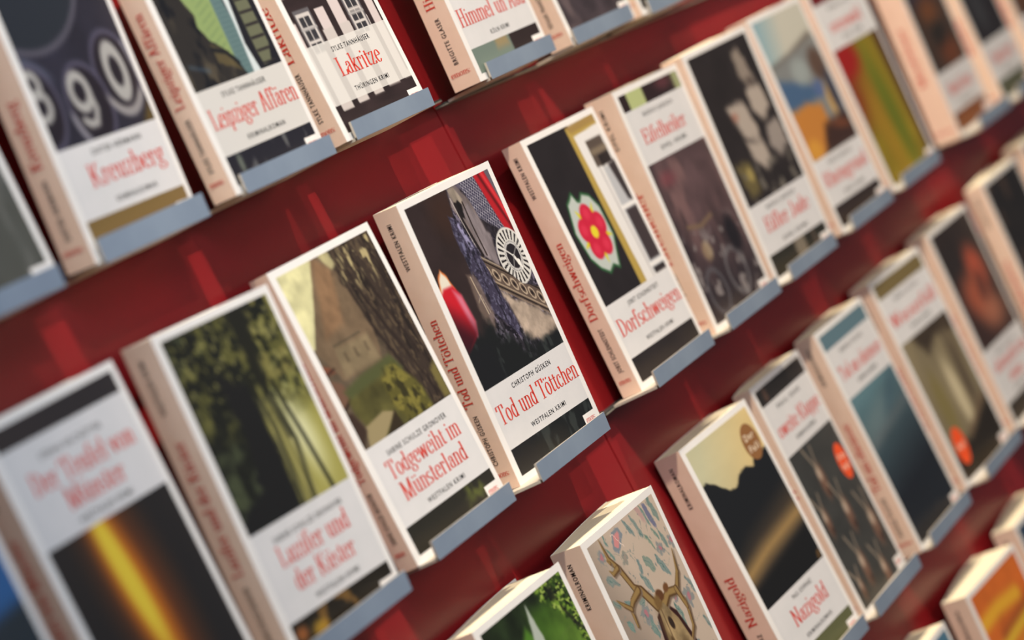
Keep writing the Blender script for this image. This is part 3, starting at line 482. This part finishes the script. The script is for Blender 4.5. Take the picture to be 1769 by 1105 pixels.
def art_bells(U, V):
    a = Art(U, V, (58, 59, 58)).tex(.5, .12, 1, .5, 1.5); m = ss(4.5, 4.8, V)
    for x, y, s in ((5.4, 9.8, 1.0), (2.2, 12.6, .8), (7.2, 13.4, 1.0), (11.3, 15.8, 1.1), (5.0, 17.6, 1.0), (2.4, 18.6, .6), (8.8, 19.3, .9)):
        a.ell(x, y, .8 * s, 1.5 * s, (112, 84, 70), 12, .4, m); a.ell(x - .2, y - .7 * s, .5 * s, .6 * s, (196, 180, 164), 0, .3, .8); a.ell(x + .2, y + 1.0 * s, .4 * s, .4 * s, (60, 42, 36), 0, .2, .9); a.line([(x - .2, y - 1.2 * s), (x - 1.4, y - 3.2 * s)], .3, (158, 144, 128), .15, .8); a.line([(x, y - 1.2 * s), (x + .6, y - 3.0 * s)], .25, (158, 144, 128), .15, .8)
    a.mix(1 - m, (42, 38, 36)); a.ell(2.6, 1.2, .5, .6, (92, 70, 60), 0, .3, .8 ); return a.rgb()
def art_fall(U, V):
    a = Art(U, V, (128, 118, 94)).tex(.4, .14, 3, 1.4, .6); a.poly([(3.4, 6.4), (13, 6.0), (13, 8.2), (9, 7.6), (5.2, 8.6)], (52, 42, 34), .5, .9, .8); a.ell(7.6, 13.4, 1.1, 3.6, (196, 186, 156), -4, .6, .95); a.ell(3.6, 13.4, 1.4, 3.2, (120, 110, 66), 0, .7, .8); a.ell(10.6, 12, 1.0, 5, (92, 80, 64), 8, .6, .8); a.line([(9.6, 8), (10, 14)], .5, (60, 50, 42), .3, .7); a.poly([(.5, 17.6), (6, 17), (13, 15), (13, 20.4), (.5, 20.4)], (38, 32, 26), .7); a.line([(6, 17), (12.6, 14.8)], .6, (110, 90, 70), .4, .8); a.mix(1 - ss(4.5, 4.8, V), (116, 102, 66)); return a.rgb()
def plain(c, c2=None, s=.4, amt=.15):
    def f(U, V):
        a = Art(U, V, c).tex(s, amt, 7)
        if c2 is not None: a.speck(.45, .5, c2, 9, 1, 1, 1, .3)
        return a.rgb()
    return f
def art_blue(U, V):
    a = Art(U, V, (36, 92, 150)).tex(.4, .15, 2); a.mix(ss(8.4, 9.4, V + (U - 10) * .1), (28, 46, 58)); return a.rgb()
def art_haze(U, V):
    a = Art(U, V, (70, 76, 84)).tex(.4, .25, 3, 1.5, .7); a.mix(ss(9, 16, V) * .6, (78, 80, 70)); a.speck(.5, .55, (104, 106, 104), 5, .7, 1.4, .6, .2); return a.rgb()
def art_blaze(U, V):
    a = Art(U, V, (200, 104, 40)).tex(.4, .12, 3)
    for p, w_, c in (([(1, 3.2), (5, 3.0), (10, 3.4)], 1.3, (226, 178, 50)), ([(1, 6.6), (6, 5.8), (12, 5.4)], 1.2, (220, 190, 56)), ([(2, 8.6), (8, 7.2), (13, 7.0)], .8, (206, 160, 60)), ([(4, 5.2), (12, 4.6)], .6, (150, 78, 36))): a.line(p, w_, c, .6, .9)
    return a.rgb()
def art_dusk(U, V):
    a = Art(U, V, (62, 46, 36)).tex(.35, .3, 4); a.mix(1 - ss(5, 8, V), (52, 44, 58)); a.ell(6.5, 7.6, 3, 1.4, (124, 72, 34), 0, 1.2, .8); a.ell(8.5, 12.4, 3.4, 1.6, (116, 58, 26), 0, 1.2, .8); a.ell(7, 10.2, 2.4, 1.2, (30, 26, 20), 0, .8, .8); a.mix(ss(17.5, 17.8, V), (120, 66, 26)); return a.rgb()
def art_night(U, V):
    a = Art(U, V, (34, 28, 30)).tex(.3, .2, 5); a.ell(5.5, 10.4, 2.2, 2.4, (58, 60, 64), -30, 1.4, .8); a.mix(ss(17.5, 17.8, V), (72, 78, 60)); return a.rgb()

# ------------------------------------------------------------------ the setting: red panelled wall, floor
WALL_Y = -0.45; SEAM = 72.35
wall = empty('wall_back', Matrix.Translation((SEAM * CM, WALL_Y * CM, 0)), kind='structure')
for k in range(-3, 3):
    x0 = k * 90.0
    box('wall_panel', (x0 + .07, 0, -130), (x0 + 89.93, 2.0, 90), M_WALL, wall, bevel=.05)
box('wall_joint_backing', (-270, 1.2, -130), (270, 2.2, 90), M_JOINT, wall)
fl = box('floor', (-200, -280, -134), (345, 2, -130), M_FLOOR); fl['kind'] = 'structure'

# ------------------------------------------------------------------ shelf rails, one per wall panel and row
RAILS = {('A', 0): (25.03, .0129), ('A', 1): (26.96, -.0187), ('B', 0): (-.39, .0083), ('B', 1): (-.53, .0072), ('B', 2): (-.11, .0035),
         ('C', 0): (-25.79, -.0008), ('C', 1): (-26.41, .0070), ('C', 2): (-26.25, .0098), ('D', 1): (-52.2, .0070)}
ROWN = {'A': 'top', 'B': 'second', 'C': 'third', 'D': 'lowest'}
def prism(name, x0, x1, z0, z1, y0, y1, dz0, dz1, m, parent):
    v = [(x0, y0, z0 + dz0), (x0, y1, z0 + dz0), (x0, y1, z0 + dz1), (x0, y0, z0 + dz1), (x1, y0, z1 + dz0), (x1, y1, z1 + dz0), (x1, y1, z1 + dz1), (x1, y0, z1 + dz1)]
    return mesh(name, v, [(0, 1, 2, 3), (7, 6, 5, 4), (0, 4, 5, 1), (1, 5, 6, 2), (2, 6, 7, 3), (3, 7, 4, 0)], m, parent)
SIDE = {0: 'left wall panel', 1: 'middle wall panel', 2: 'right wall panel'}
for (row, mod), (zc, sl) in RAILS.items():
    x0 = SEAM - 90 + 90 * mod; x1 = x0 + 90
    t = empty('shelf_rail', Matrix.Translation((x0 * CM, 0, 0)), 'thin dark metal rail carrying the %s row of books on the %s' % (ROWN[row], SIDE[mod]), 'shelf rail', 'metal rails under the book rows')
    za, zb = zc + sl * x0, zc + sl * x1
    prism('rail_channel', .1, 89.9, za, zb, -1.3, WALL_Y - .005, -.13, -.008, M_RAILT, t)
    prism('rail_flange', .1, 89.9, za, zb, -1.33, WALL_Y - .005, -.24, -.135, M_RAIL, t)

# ------------------------------------------------------------------ books and their holders
H = 20.5; W = 13.5
def frame(b):
    x, y, z, t, ps, al, rl = b[:7]
    ex = Vector((math.cos(ps), math.sin(ps), 0)); n0 = Vector((-math.sin(ps), math.cos(ps), 0)); Z = Vector((0, 0, 1))
    up = n0 * math.sin(al) + Z * math.cos(al); nn = n0 * math.cos(al) - Z * math.sin(al)
    e2 = ex * math.cos(rl) + up * math.sin(rl); u2 = up * math.cos(rl) - ex * math.sin(rl)
    return e2, nn, u2
def grid(name, u0, v0, u1, v1, step, art, parent, off=.006):
    nx = max(2, int((u1 - u0) / step) + 1); ny = max(2, int((v1 - v0) / step) + 1)
    us = np.linspace(u0, u1, nx); vs = np.linspace(v0, v1, ny); U, V = np.meshgrid(us, vs)
    co = np.stack([U, np.full(U.shape, -off), H - V], -1).reshape(-1, 3) * CM
    idx = np.arange(nx * ny).reshape(ny, nx)
    f = np.stack([idx[:-1, :-1], idx[1:, :-1], idx[1:, 1:], idx[:-1, 1:]], -1).reshape(-1, 4)
    me = bpy.data.meshes.new(name); me.vertices.add(len(co)); me.vertices.foreach_set('co', co.astype(np.float32).ravel())
    me.loops.add(f.size); me.loops.foreach_set('vertex_index', f.astype(np.int32).ravel())
    me.polygons.add(len(f)); me.polygons.foreach_set('loop_start', np.arange(0, f.size, 4, dtype=np.int32)); me.polygons.foreach_set('loop_total', np.full(len(f), 4, np.int32))
    me.update(calc_edges=True)
    col = np.ones((nx * ny, 4), np.float32); col[:, :3] = lin(art(U, V).reshape(-1, 3))
    at = me.color_attributes.new('ink', 'FLOAT_COLOR', 'POINT'); at.data.foreach_set('color', col.ravel())
    return link(name, me, M_INK, parent)
def flat(name, u0, v0, u1, v1, m, parent, off=.006):
    return mesh(name, [(u0, -off, H - v1), (u1, -off, H - v1), (u1, -off, H - v0), (u0, -off, H - v0)], [(0, 1, 2, 3)], m, parent)
def disc(name, u, v, r1, r2, m, parent, off=.02):
    vs = [(u + r1 * math.cos(a * math.pi / 20), -off, H - v + r2 * math.sin(a * math.pi / 20)) for a in range(40)]
    return mesh(name, vs, [tuple(range(40))], m, parent)
def cp(off=.014): return lambda a, b: (a, -off, H + b)

def make_book(key, geo, d):
    x, y, z, t, ps, al, rl, lx, ly = geo
    ex, nn, up = frame(geo)
    mw = Matrix(((ex.x, nn.x, up.x, x * CM), (ex.y, nn.y, up.y, y * CM), (ex.z, nn.z, up.z, z * CM), (0, 0, 0, 1)))
    row = key[0]
    bk = empty('paperback_book', mw, d['label'], 'book', 'paperbacks on the %s shelf row' % ROWN[row])
    tf = d.get('tf', t + .9); pw = d.get('pw', 13.42)
    slope = max(0.0, -rl)
    zb = lambda u: slope * u
    def T(u, zz):
        s = max(0, min(1, u / W)); v = t + (tf * (1 - .35 * (1 - zz / H)) - t) * math.sin(s * math.pi / 2) ** 1.1 if tf * (1 - .35 * (1 - zz / H)) > t else t
        return max(.6, min(v, (WALL_Y - .06 - y - ex.y * u - up.y * zz) / nn.y))
    c = .04
    # page block
    us = [c + (pw - c) * i / 8 for i in range(9)]; vs = []; fs = []
    for top_ in (0, 1):
        zz = [(H - .03) if top_ else zb(u) + .02 for u in us]
        vs += [(u, c + .001, q_) for u, q_ in zip(us, zz)] + [(u, max(c + .1, T(u, H * top_) - c - .001), q_) for u, q_ in zip(us, zz)]
    n = 9; o = 18
    for i in range(8):
        fs += [(i, i + 1, n + i + 1, n + i), (o + i, o + n + i, o + n + i + 1, o + i + 1), (i, o + i, o + i + 1, i + 1), (n + i, n + i + 1, o + n + i + 1, o + n + i)]
    fs += [(0, n, o + n, o), (8, o + 8, o + n + 8, n + 8)]
    mesh('page_block', vs, fs, M_PAGES, bk)
    # front cover
    cw = W
    vs = [(0, 0, 0), (cw, 0, zb(cw)), (cw, c, zb(cw)), (0, c, 0), (0, 0, H), (cw, 0, H), (cw, c, H), (0, c, H)]
    bf = [(3, 2, 1, 0), (4, 5, 6, 7), (0, 1, 5, 4), (1, 2, 6, 5), (2, 3, 7, 6), (3, 0, 4, 7)]
    fc = mesh('front_cover', vs, bf, M_WHITE, bk)
    # spine, slightly rounded
    vs = []; fs = []; K = 8; t0, t1 = T(0, 0), T(0, H)
    for j, (zz, tt) in enumerate(((0, t0), (H, t1))):
        for i in range(K + 1):
            f = i / K; bu = -.035 * math.sin(math.pi * f)
            vs += [(bu, tt * f, zz), (bu + c, tt * f, zz)]
    m_ = 2 * (K + 1)
    for i in range(K):
        a = 2 * i; fs += [(a, a + 2, m_ + a + 2, m_ + a), (a + 1, m_ + a + 1, m_ + a + 3, a + 3), (m_ + a, m_ + a + 2, m_ + a + 3, m_ + a + 1), (a, a + 1, a + 3, a + 2)]
    fs += [(0, m_, m_ + 1, 1), (2 * K, 2 * K + 1, m_ + 2 * K + 1, m_ + 2 * K)]
    sp = mesh('spine', vs, fs, M_PEACH, bk)
    # back cover
    vs = []; fs = []; us = [W * i / 8 for i in range(9)]
    for zz in (0, 1):
        for u in us:
            tt = T(u, H * zz); q_ = H if zz else zb(u); vs += [(u, tt - c, q_), (u, tt, q_)]
    for i in range(8):
        a = 2 * i; fs += [(a, 18 + a, 18 + a + 2, a + 2), (a + 1, a + 3, 18 + a + 3, 18 + a + 1), (18 + a, 18 + a + 1, 18 + a + 3, 18 + a + 2), (a, a + 2, a + 3, a + 1)]
    fs += [(0, 1, 19, 18), (16, 34, 35, 17)]
    mesh('back_cover', vs, fs, M_WHITE, bk)
    # print on the cover
    L, R_ = .75, 12.95; st = d.get('step', .14); art = d['art']; lay = d['lay']; P = cp()
    if lay in ('A1', 'A2'):
        p0 = 13.8 if lay == 'A1' else 12.6; vt = 0 if row != 'A' else 5.0
        grid('picture', L, .5, R_, p0, st, art, fc)
        grid('picture_strip', L, 18.1, R_, 20.0, max(st, .1), art, fc)
        if d.get('veil'): grid('title_panel', L, p0, R_, 18.1, .1, lambda U, V: art(U, V) * d['veil'] + 216 * (1 - d['veil']), fc)
        else: flat('title_panel', L, p0, R_, 18.1, M_PANEL, fc)
        if not d.get('nologo'):
            flat('logo_box', 11.2, 18.95, R_ + .3, 20.0, M_WHITE, fc, .010); serif('logo_lettering', 'emons:', 11.45, 12.85, -19.62, .48, P, M_RED, fc)
        va, lines, vsb = (14.62, [(16.4, 1.32)], 17.62) if lay == 'A1' else (13.68, [(15.12, 1.22), (16.72, 1.22)], 17.66)
    else:
        s1, p1 = (1.9, 6.4) if lay == 'B' else (1.75, 7.4)
        grid('picture_strip', L, .5, R_, s1, max(st, .1), art, fc)
        flat('title_panel', L, s1, R_, p1, M_PANEL, fc); grid('picture', L, p1, R_, 20.0, st, art, fc)
        flat('logo_box', 11.2, 18.95, R_ + .3, 20.0, M_WHITE, fc, .010); serif('logo_lettering', 'emons:', 11.45, 12.85, -19.62, .48, P, M_RED, fc)
        va, lines, vsb = (2.75, [(4.85, 1.25)], 5.75) if lay == 'B' else (3.0, [(4.62, 1.2), (6.12, 1.2)], 7.0)
    ti = d['title'] if isinstance(d['title'], list) else [d['title']]
    for (tx, a0, a1), (bv, cap) in zip(ti, lines): serif('title_lettering', tx, a0, a1, -bv, cap, P, M_RED, fc)
    if d.get('author'): sans('author_lettering', d['author'], d.get('ax', (3.8, 9.9))[0], d.get('ax', (3.8, 9.9))[1], -va, .36, P, M_BLACK, fc)
    if d.get('sub'): sans('subtitle_lettering', d['sub'], d.get('sx', (4.5, 9.8))[0], d.get('sx', (4.5, 9.8))[1], -vsb, .34, P, M_BLACK, fc)
    if d.get('badge'):
        bu, bv, r1, r2, bm_, txt = d['badge']; b_ = disc('round_badge', bu, bv, r1, r2, bm_, fc)
        for i, tx in enumerate(txt):
            k = (len(txt) - 1) / 2 - i; sans('badge_lettering', tx, bu - r1 * .6, bu + r1 * .6, -(bv - k * .95) - .28 + 0, .55, cp(.026), M_CREAM, fc)
    # lettering on the spine
    so = .05
    q2 = lambda a, b: (-so, b, a)
    cap = min(.76, t * .42)
    full = ' '.join(x_[0] for x_ in ti)
    a1_ = 8.0 if len(full) > 9 else 10.2
    serif('spine_title', full, H - 14.4, H - (a1_ if len(full) < 22 else 6.0), t * .54 - cap * .42, cap, q2, M_RED, sp)
    if d.get('author'): sans('spine_author', d['author'], H - 18.65, H - 15.05, t * .52 - .17, .37, q2, M_BLACK, sp)
    if d.get('sub'): sans('spine_subtitle', d['sub'], H - 4.35, H - 1.0, t * .56 - .17, .36, q2, M_BLACK, sp)
    serif('spine_logo', 'emons:', .25, t - .3, 1.0, .42, lambda a, b: (-so, t - a, b), M_RED, sp)
    # holder: bent metal tray with an upright front lip
    hd = empty('book_holder', Matrix.Translation((lx * CM, ly * CM, z * CM)), d['holder'], 'book holder', 'metal book holders on the rails')
    wd = 12.19; hh = d.get('lip', 1.31); la = -.1015; s_, c_ = math.sin(la), math.cos(la); th = .17
    box('tray_plate', (0, .02, -.2), (wd, -1.36 - ly, -.002), M_EDGE, hd)
    v = []
    for xx in (0, wd):
        v += [(xx, 0, -.2), (xx, hh * s_, -.2 + hh * c_), (xx, hh * s_ + th, -.2 + hh * c_ + .0), (xx, th, -.2)]
    lp = mesh('front_lip', v, [(0, 1, 2, 3), (7, 6, 5, 4), (0, 4, 5, 1), (1, 5, 6, 2), (2, 6, 7, 3), (3, 7, 4, 0)], [M_LIP, M_EDGE], hd, mi=[1, 1, 0, 1, 1, 0])
    return bk

GEO = {
 "B3":(51.45,-3.83,0.04,1.95,-0.0608,-0.0677,-0.0119,50.01,-6.34),
 "B1":(16.91,-5.14,-0.25,2.14,-0.0088,-0.0511,-0.0257,17.74,-6.00),
 "B2":(35.78,-3.49,-0.09,1.42,-0.0334,-0.0065,0.0017,35.98,-4.95),
 "B0":(1.88,-3.98,-0.37,2.00,-0.0108,-0.0258,0.0008,3.48,-5.71),
 "B4":(75.19,-3.41,0.01,1.65,-0.0252,-0.0214,-0.0092,74.02,-5.42),
 "B5":(90.46,-4.00,0.12,2.57,-0.0218,-0.0629,-0.0164,89.30,-5.89),
 "B6":(104.50,-4.48,0.21,2.00,-0.0712,-0.0814,-0.0074,105.00,-5.83),
 "B7":(121.87,-4.83,0.34,2.13,-0.0272,-0.0497,-0.0065,122.82,-5.71),
 "B8":(138.61,-4.66,0.46,2.00,-0.0455,-0.0496,-0.0001,139.68,-5.57),
 "B9":(165.43,-3.80,0.47,2.67,0.0113,-0.0705,-0.0004,167.03,-5.71),
 "B10":(181.68,-4.38,0.52,2.00,0.0180,-0.0403,-0.0000,183.28,-5.71),
 "B11":(198.6,-4.38,0.58,2.00,0.0,-0.0403,-0.0000,200.2,-5.71),
 "Bm":(-13.99,-4.00,-0.50,2.00,-0.0004,-0.0331,0.0005,-12.39,-5.71),
 "A0":(2.19,-4.00,25.06,2.00,0.0000,-0.0401,0.0000,1.28,-5.66),
 "A1":(18.67,-4.50,25.27,2.00,0.0621,-0.0953,-0.0106,19.20,-4.80),
 "A2":(34.20,-5.33,25.47,1.67,0.0393,-0.0524,0.0008,35.00,-5.64),
 "A3":(49.93,-5.14,25.67,2.00,0.0174,-0.0121,-0.0013,50.77,-5.48),
 "A4":(71.76,-5.08,25.62,2.23,0.0065,-0.0648,-0.0000,73.07,-5.40),
 "A5":(89.36,-4.96,25.29,2.00,0.0000,-0.0401,0.0000,89.47,-5.28),
 "A6":(104.01,-5.06,25.02,2.00,0.0000,-0.0401,0.0000,105.21,-5.40),
 "C0":(36.45,-3.46,-25.82,2.00,-0.0229,-0.0363,-0.0068,38.05,-4.41),
 "C1":(52.42,-4.11,-25.83,2.40,0.0014,-0.0519,-0.0039,54.02,-4.45),
 "C2":(76.36,-3.35,-25.87,2.27,-0.0433,0.0089,-0.0035,77.77,-4.22),
 "C3":(92.27,-3.32,-25.76,1.55,0.0385,0.0003,-0.0090,91.88,-4.64),
 "C4":(108.20,-3.47,-25.65,1.91,0.0025,-0.0079,-0.0075,109.02,-4.40),
 "C5":(126.11,-2.59,-25.52,1.99,-0.0632,-0.0202,-0.0042,127.71,-4.41),
 "C6":(144.00,-2.74,-25.40,2.24,-0.0139,-0.0373,-0.0001,145.60,-4.41),
 "C7":(160.52,-4.11,-24.67,1.86,0.0011,-0.0449,-0.0007,162.12,-4.50),
 "C8":(181.30,-3.14,-24.47,2.24,0.0000,-0.0362,0.0000,182.90,-4.41),
 "D0":(91.37,-3.16,-51.56,2.00,0.0077,-0.0346,0.0006,92.97,-4.41),
 "D1":(109.89,-3.34,-51.43,2.29,-0.0589,-0.0485,-0.0069,111.49,-4.50),
 "D2":(128.75,-3.12,-51.29,2.23,0.0000,-0.0354,0.0000,130.35,-4.41),
}
WK, KR, KK, EK = 'WESTFALEN KRIMI', 'KRIMINALROMAN', 'KÖLN KRIMI', 'EIFEL KRIMI'
DATA = {
 "B3": dict(art=art_clock, lay='A1', step=.07, title=('Tod und Töttchen', 1.0, 13.05), author='CHRISTOPH GÜSKEN', sub=WK, ax=(4.2, 10.1), tf=4.6,
    label='paperback with a red candle and a white church clock on its dark cover'),
 "B2": dict(art=art_abbey, lay='A2', step=.11, title=[('Todgeweiht im', 1.9, 11.9), ('Münsterland', 2.3, 11.3)], author='SABINE SCHULZE GRONOVER', sub=WK, ax=(2.8, 11.1), tf=1.5,
    label='paperback with a hazy sepia church gable and bare trees on the cover'),
 "B1": dict(art=art_sunray, lay='A2', step=.13, title=[('Luzifer und', 2.5, 11.0), ('der Küster', 3.1, 10.4)], author='SABINE SCHULZE GRONOVER', sub=WK, ax=(2.8, 11.1), tf=4.0,
    label='paperback with sun rays behind a dark leafy tree trunk on the cover'),
 "B0": dict(art=art_flame, lay='B2', step=.2, title=[('Der Teufel von', 2.0, 12.2), ('Münster', 4.2, 10.0)], author='STEFAN HOLTKÖTTER', sub=WK, tf=3.0,
    label='blurred paperback with a tall yellow flame on black below its title panel'),
 "Bm": dict(art=art_blue, lay='A1', step=.25, title=('Münsterlandfeuer', 1, 12.8), author='STEFAN HOLTKÖTTER', sub=WK,
    label='paperback with a bright blue picture cut by the lower left corner'),
 "B4": dict(art=art_rose, lay='A1', step=.11, title=('Dorfschweigen', 1.0, 13.0), author='JOBST SCHLENNSTEDT', sub=WK, ax=(4.2, 10.2), tf=3.0, nologo=True,
    label='black paperback with a red rose on a pale shield beside a white window'),
 "B5": dict(art=art_bike, lay='B', step=.14, title=('Eifelheiler', 2.0, 10.9), author='RUDOLF JAGUSCH', sub=EK, tf=4.4,
    label='paperback with a smoky brown street and motorcycle picture below its title'),
 "B6": dict(art=art_stones, lay='A1', step=.16, title=('Eifler Jade', 2.2, 11.6), author='RUDOLF JAGUSCH', sub=EK, tf=3.4,
    label='paperback with pale grey stone shapes on a black picture'),
 "B7": dict(art=art_desert, lay='A1', step=.2, title=('Rheingrund', 1.1, 12.5), author='RUDOLF JAGUSCH', sub=EK, tf=3.0,
    label='paperback with pale sky, blue pool and orange rocks on the cover'),
 "B8": dict(art=art_field, lay='B', step=.25, title=('Grenzwald', 2.4, 10.8), author='INGRID DAVIS', sub=EK,
    label='paperback with a blurred yellow-green and red field picture'),
 "B9": dict(art=art_dusk, lay='A1', step=.25, title=('Mordsfeuer', 2.4, 11.5), sub=KR,
    label='thick paperback with a broad orange-tinted spine and dim brown cover'),
 "B10": dict(art=art_night, lay='A1', step=.3, title=('Nachtruf', 2.4, 11.5), sub=KR,
    label='far paperback with a nearly black picture above a small grey-green strip'),
 "B11": dict(art=plain((92, 60, 40), (52, 36, 26)), lay='A1', step=.3, title=('Waldgrab', 2.4, 11.5), sub=KR,
    label='dim brown paperback at the upper right edge of the photo'),
 "A0": dict(art=art_haze, lay='B', step=.25, title=('Berliner Mauer', 2.4, 11.5), sub=KR,
    label='paperback with a murky grey-green picture at the left edge of the photo'),
 "A1": dict(art=art_keys, lay='A1', step=.13, title=('Kreuzberg', 3.0, 12.2), author='DIETER HERMANN', sub=KR, ax=(4.4, 10.4), sx=(5, 10),
    label='paperback with round typewriter keys 8, 9 and 0 on the cover', lip=1.5),
 "A2": dict(art=art_statue, lay='A1', step=.11, veil=.04, title=('Leipziger Affären', 1.0, 13.0), author='SYLKE TANNHÄUSER', sub=KR, ax=(3.7, 9.8),
    label='paperback with a dark statue before a tall yellow-green tower'),
 "A3": dict(art=art_timber, lay='A1', step=.09, veil=.13, title=('Lakritze', 3.6, 10.1), author='SYLKE TANNHÄUSER', sub='THÜRINGEN KRIMI', ax=(4.0, 9.8),
    label='paperback with half-timbered house windows behind a translucent title panel'),
 "A4": dict(art=lambda U, V: Art(U, V, (112, 128, 122)).poly(rectp(7.6, 17, 13.2, 21), (48, 38, 38), .1).poly(rectp(5, 17.6, 7.2, 18.8), (150, 136, 104), .4).poly(rectp(0, 0, 14, 13), (150, 150, 146), .1).rgb(),
    lay='A1', step=.16, title=('Himmel un Ääd', .8, 12.8), author='BRIGITTE GLASER', sub=KK, sx=(5.0, 8.4),
    label='paperback with a teal-grey strip at its foot beside the wall joint'),
 "A5": dict(art=plain((62, 54, 60), (96, 84, 88), .5, .3), lay='B', step=.2, title=('Bitterholz', 2.0, 10.9), author='EDGAR FRANZMANN', sub=KK,
    label='paperback with a plain smoky purple-grey picture cut by the top edge'),
 "A6": dict(art=plain((60, 60, 60)), lay='B', step=.3, title=('Kranhaus', 2.0, 10.9), author='EDGAR NOSKE', sub=KK,
    label='book showing only its spine foot at the top edge of the photo'),
 "C0": dict(art=art_garden, lay='A1', step=.11, title=('Gartenruhe', 1, 12.8), author='BARBARA KRAUSE', sub=KR, tf=3.6, pw=12.4,
    label='paperback with a bright green garden and pale path cut by the bottom edge'),
 "C1": dict(art=art_antlers, lay='A1', step=.07, title=('Rehbock', 1, 12.8), author='CARSTEN SEBASTIAN HENN', sub=KR, tf=3.8,
    label='paperback with deer antlers on flowered wallpaper on its cover'),
 "C2": dict(art=art_sunset, lay='A1', step=.13, title=('Nazigold', 3.6, 10.8), author='PAUL SCHWARZ', sub=KR, ax=(5.2, 9.2), tf=3.4, badge=(11.15, 3.0, 1.45, 1.5, M_SEAL, ['Der', 'Fall']),
    label='paperback with pale sunset sky over black hills and a round brown seal'),
 "C3": dict(art=art_bells, lay='B', step=.16, title=('Zweite Klappe', 1.4, 12.7), author='PAUL KNIE', sub=KR, tf=3.2, badge=(11.3, 9.8, 1.3, 1.6, M_STICK, ['1a', 'Fall']),
    label='paperback with brown knots on dark grey and an orange oval sticker'),
 "C4": dict(art=art_lake, lay='B', step=.2, title=('Tod am Chiemsee', 1.4, 12.7), author='HEINZ FUCHS', sub=KR, tf=3.0,
    label='paperback with a dusky blue lake fading to black on the cover'),
 "C5": dict(art=art_fall, lay='B', step=.25, title=('Wasserfall', .9, 12.6), author='HEINZ FUCHS', sub=KR, tf=3.0, badge=(2.9, 17.1, 1.4, 1.8, M_STICK, ['Fall']),
    label='paperback with an olive-grey waterfall picture and an orange sticker near its foot'),
 "C6": dict(art=art_ember, lay='A2', step=.25, title=[('Glutnacht am', 1.6, 12.4), ('Inn', 4.5, 8.8)], author='HEINZ FUCHS', sub=KR, tf=3.0,
    label='paperback with reddish glowing haze on a dark brown picture'),
 "C7": dict(art=plain((34, 29, 27), (86, 66, 54)), lay='A1', step=.3, title=('Schattenriss', 1.6, 12.4), author='HEINZ FUCHS', sub=KR,
    label='far paperback with a black picture and broad pale spine at the right edge'),
 "C8": dict(art=plain((60, 50, 44)), lay='A1', step=.4, title=('Talfahrt', 1.6, 12.4), author='HEINZ FUCHS', sub=KR,
    label='book showing only its pale upper corner at the right edge of the photo'),
 "D0": dict(art=plain((74, 118, 146)), lay='A1', step=.3, title=('Seeblick', 1.6, 12.4), author='HEINZ FUCHS', sub=KR, tf=3.2,
    label='book tip with a pale blue picture at the bottom edge of the photo'),
 "D1": dict(art=art_blaze, lay='A1', step=.2, title=('Feuerwand', 1.6, 12.4), author='HEINZ FUCHS', sub=KR, tf=4.0,
    label='paperback with orange and yellow blazing streaks in the lower right corner'),
 "D2": dict(art=plain((44, 66, 92)), lay='A1', step=.3, title=('Nordwind', 1.6, 12.4), author='HEINZ FUCHS', sub=KR, tf=3.4,
    label='book with a dark blue cover corner at the right edge below the middle'),
}
SHORT = {"B3": 'red candle and clock', "B2": 'sepia church', "B1": 'sun ray tree', "B0": 'yellow flame', "Bm": 'bright blue', "B4": 'red rose', "B5": 'motorcycle street', "B6": 'pale stone shapes', "B7": 'orange rocks', "B8": 'yellow-green field',
 "B9": 'thick orange-spined', "B10": 'nearly black', "B11": 'dim brown', "A0": 'murky grey-green', "A1": 'typewriter key', "A2": 'dark statue', "A3": 'half-timbered house', "A4": 'teal-grey strip', "A5": 'purple-grey', "A6": 'cut off top edge', "C0": 'green garden',
 "C1": 'deer antler', "C2": 'sunset hills', "C3": 'brown knots', "C4": 'blue lake', "C5": 'waterfall', "C6": 'red haze', "C7": 'broad pale-spined black', "C8": 'far corner', "D0": 'pale blue tip', "D1": 'orange blaze', "D2": 'dark blue'}
for k, g in GEO.items():
    d = DATA[k]
    tone = 'light blue' if k[0] == 'A' and k in ('A0', 'A1', 'A2', 'A3') or k in ('B1', 'B2') else ('grey-blue' if k in ('B3', 'B4', 'A4', 'A5') else 'grey')
    d['holder'] = '%s metal holder lip in front of the %s book' % (tone, SHORT[k])
    make_book(k, g, d)
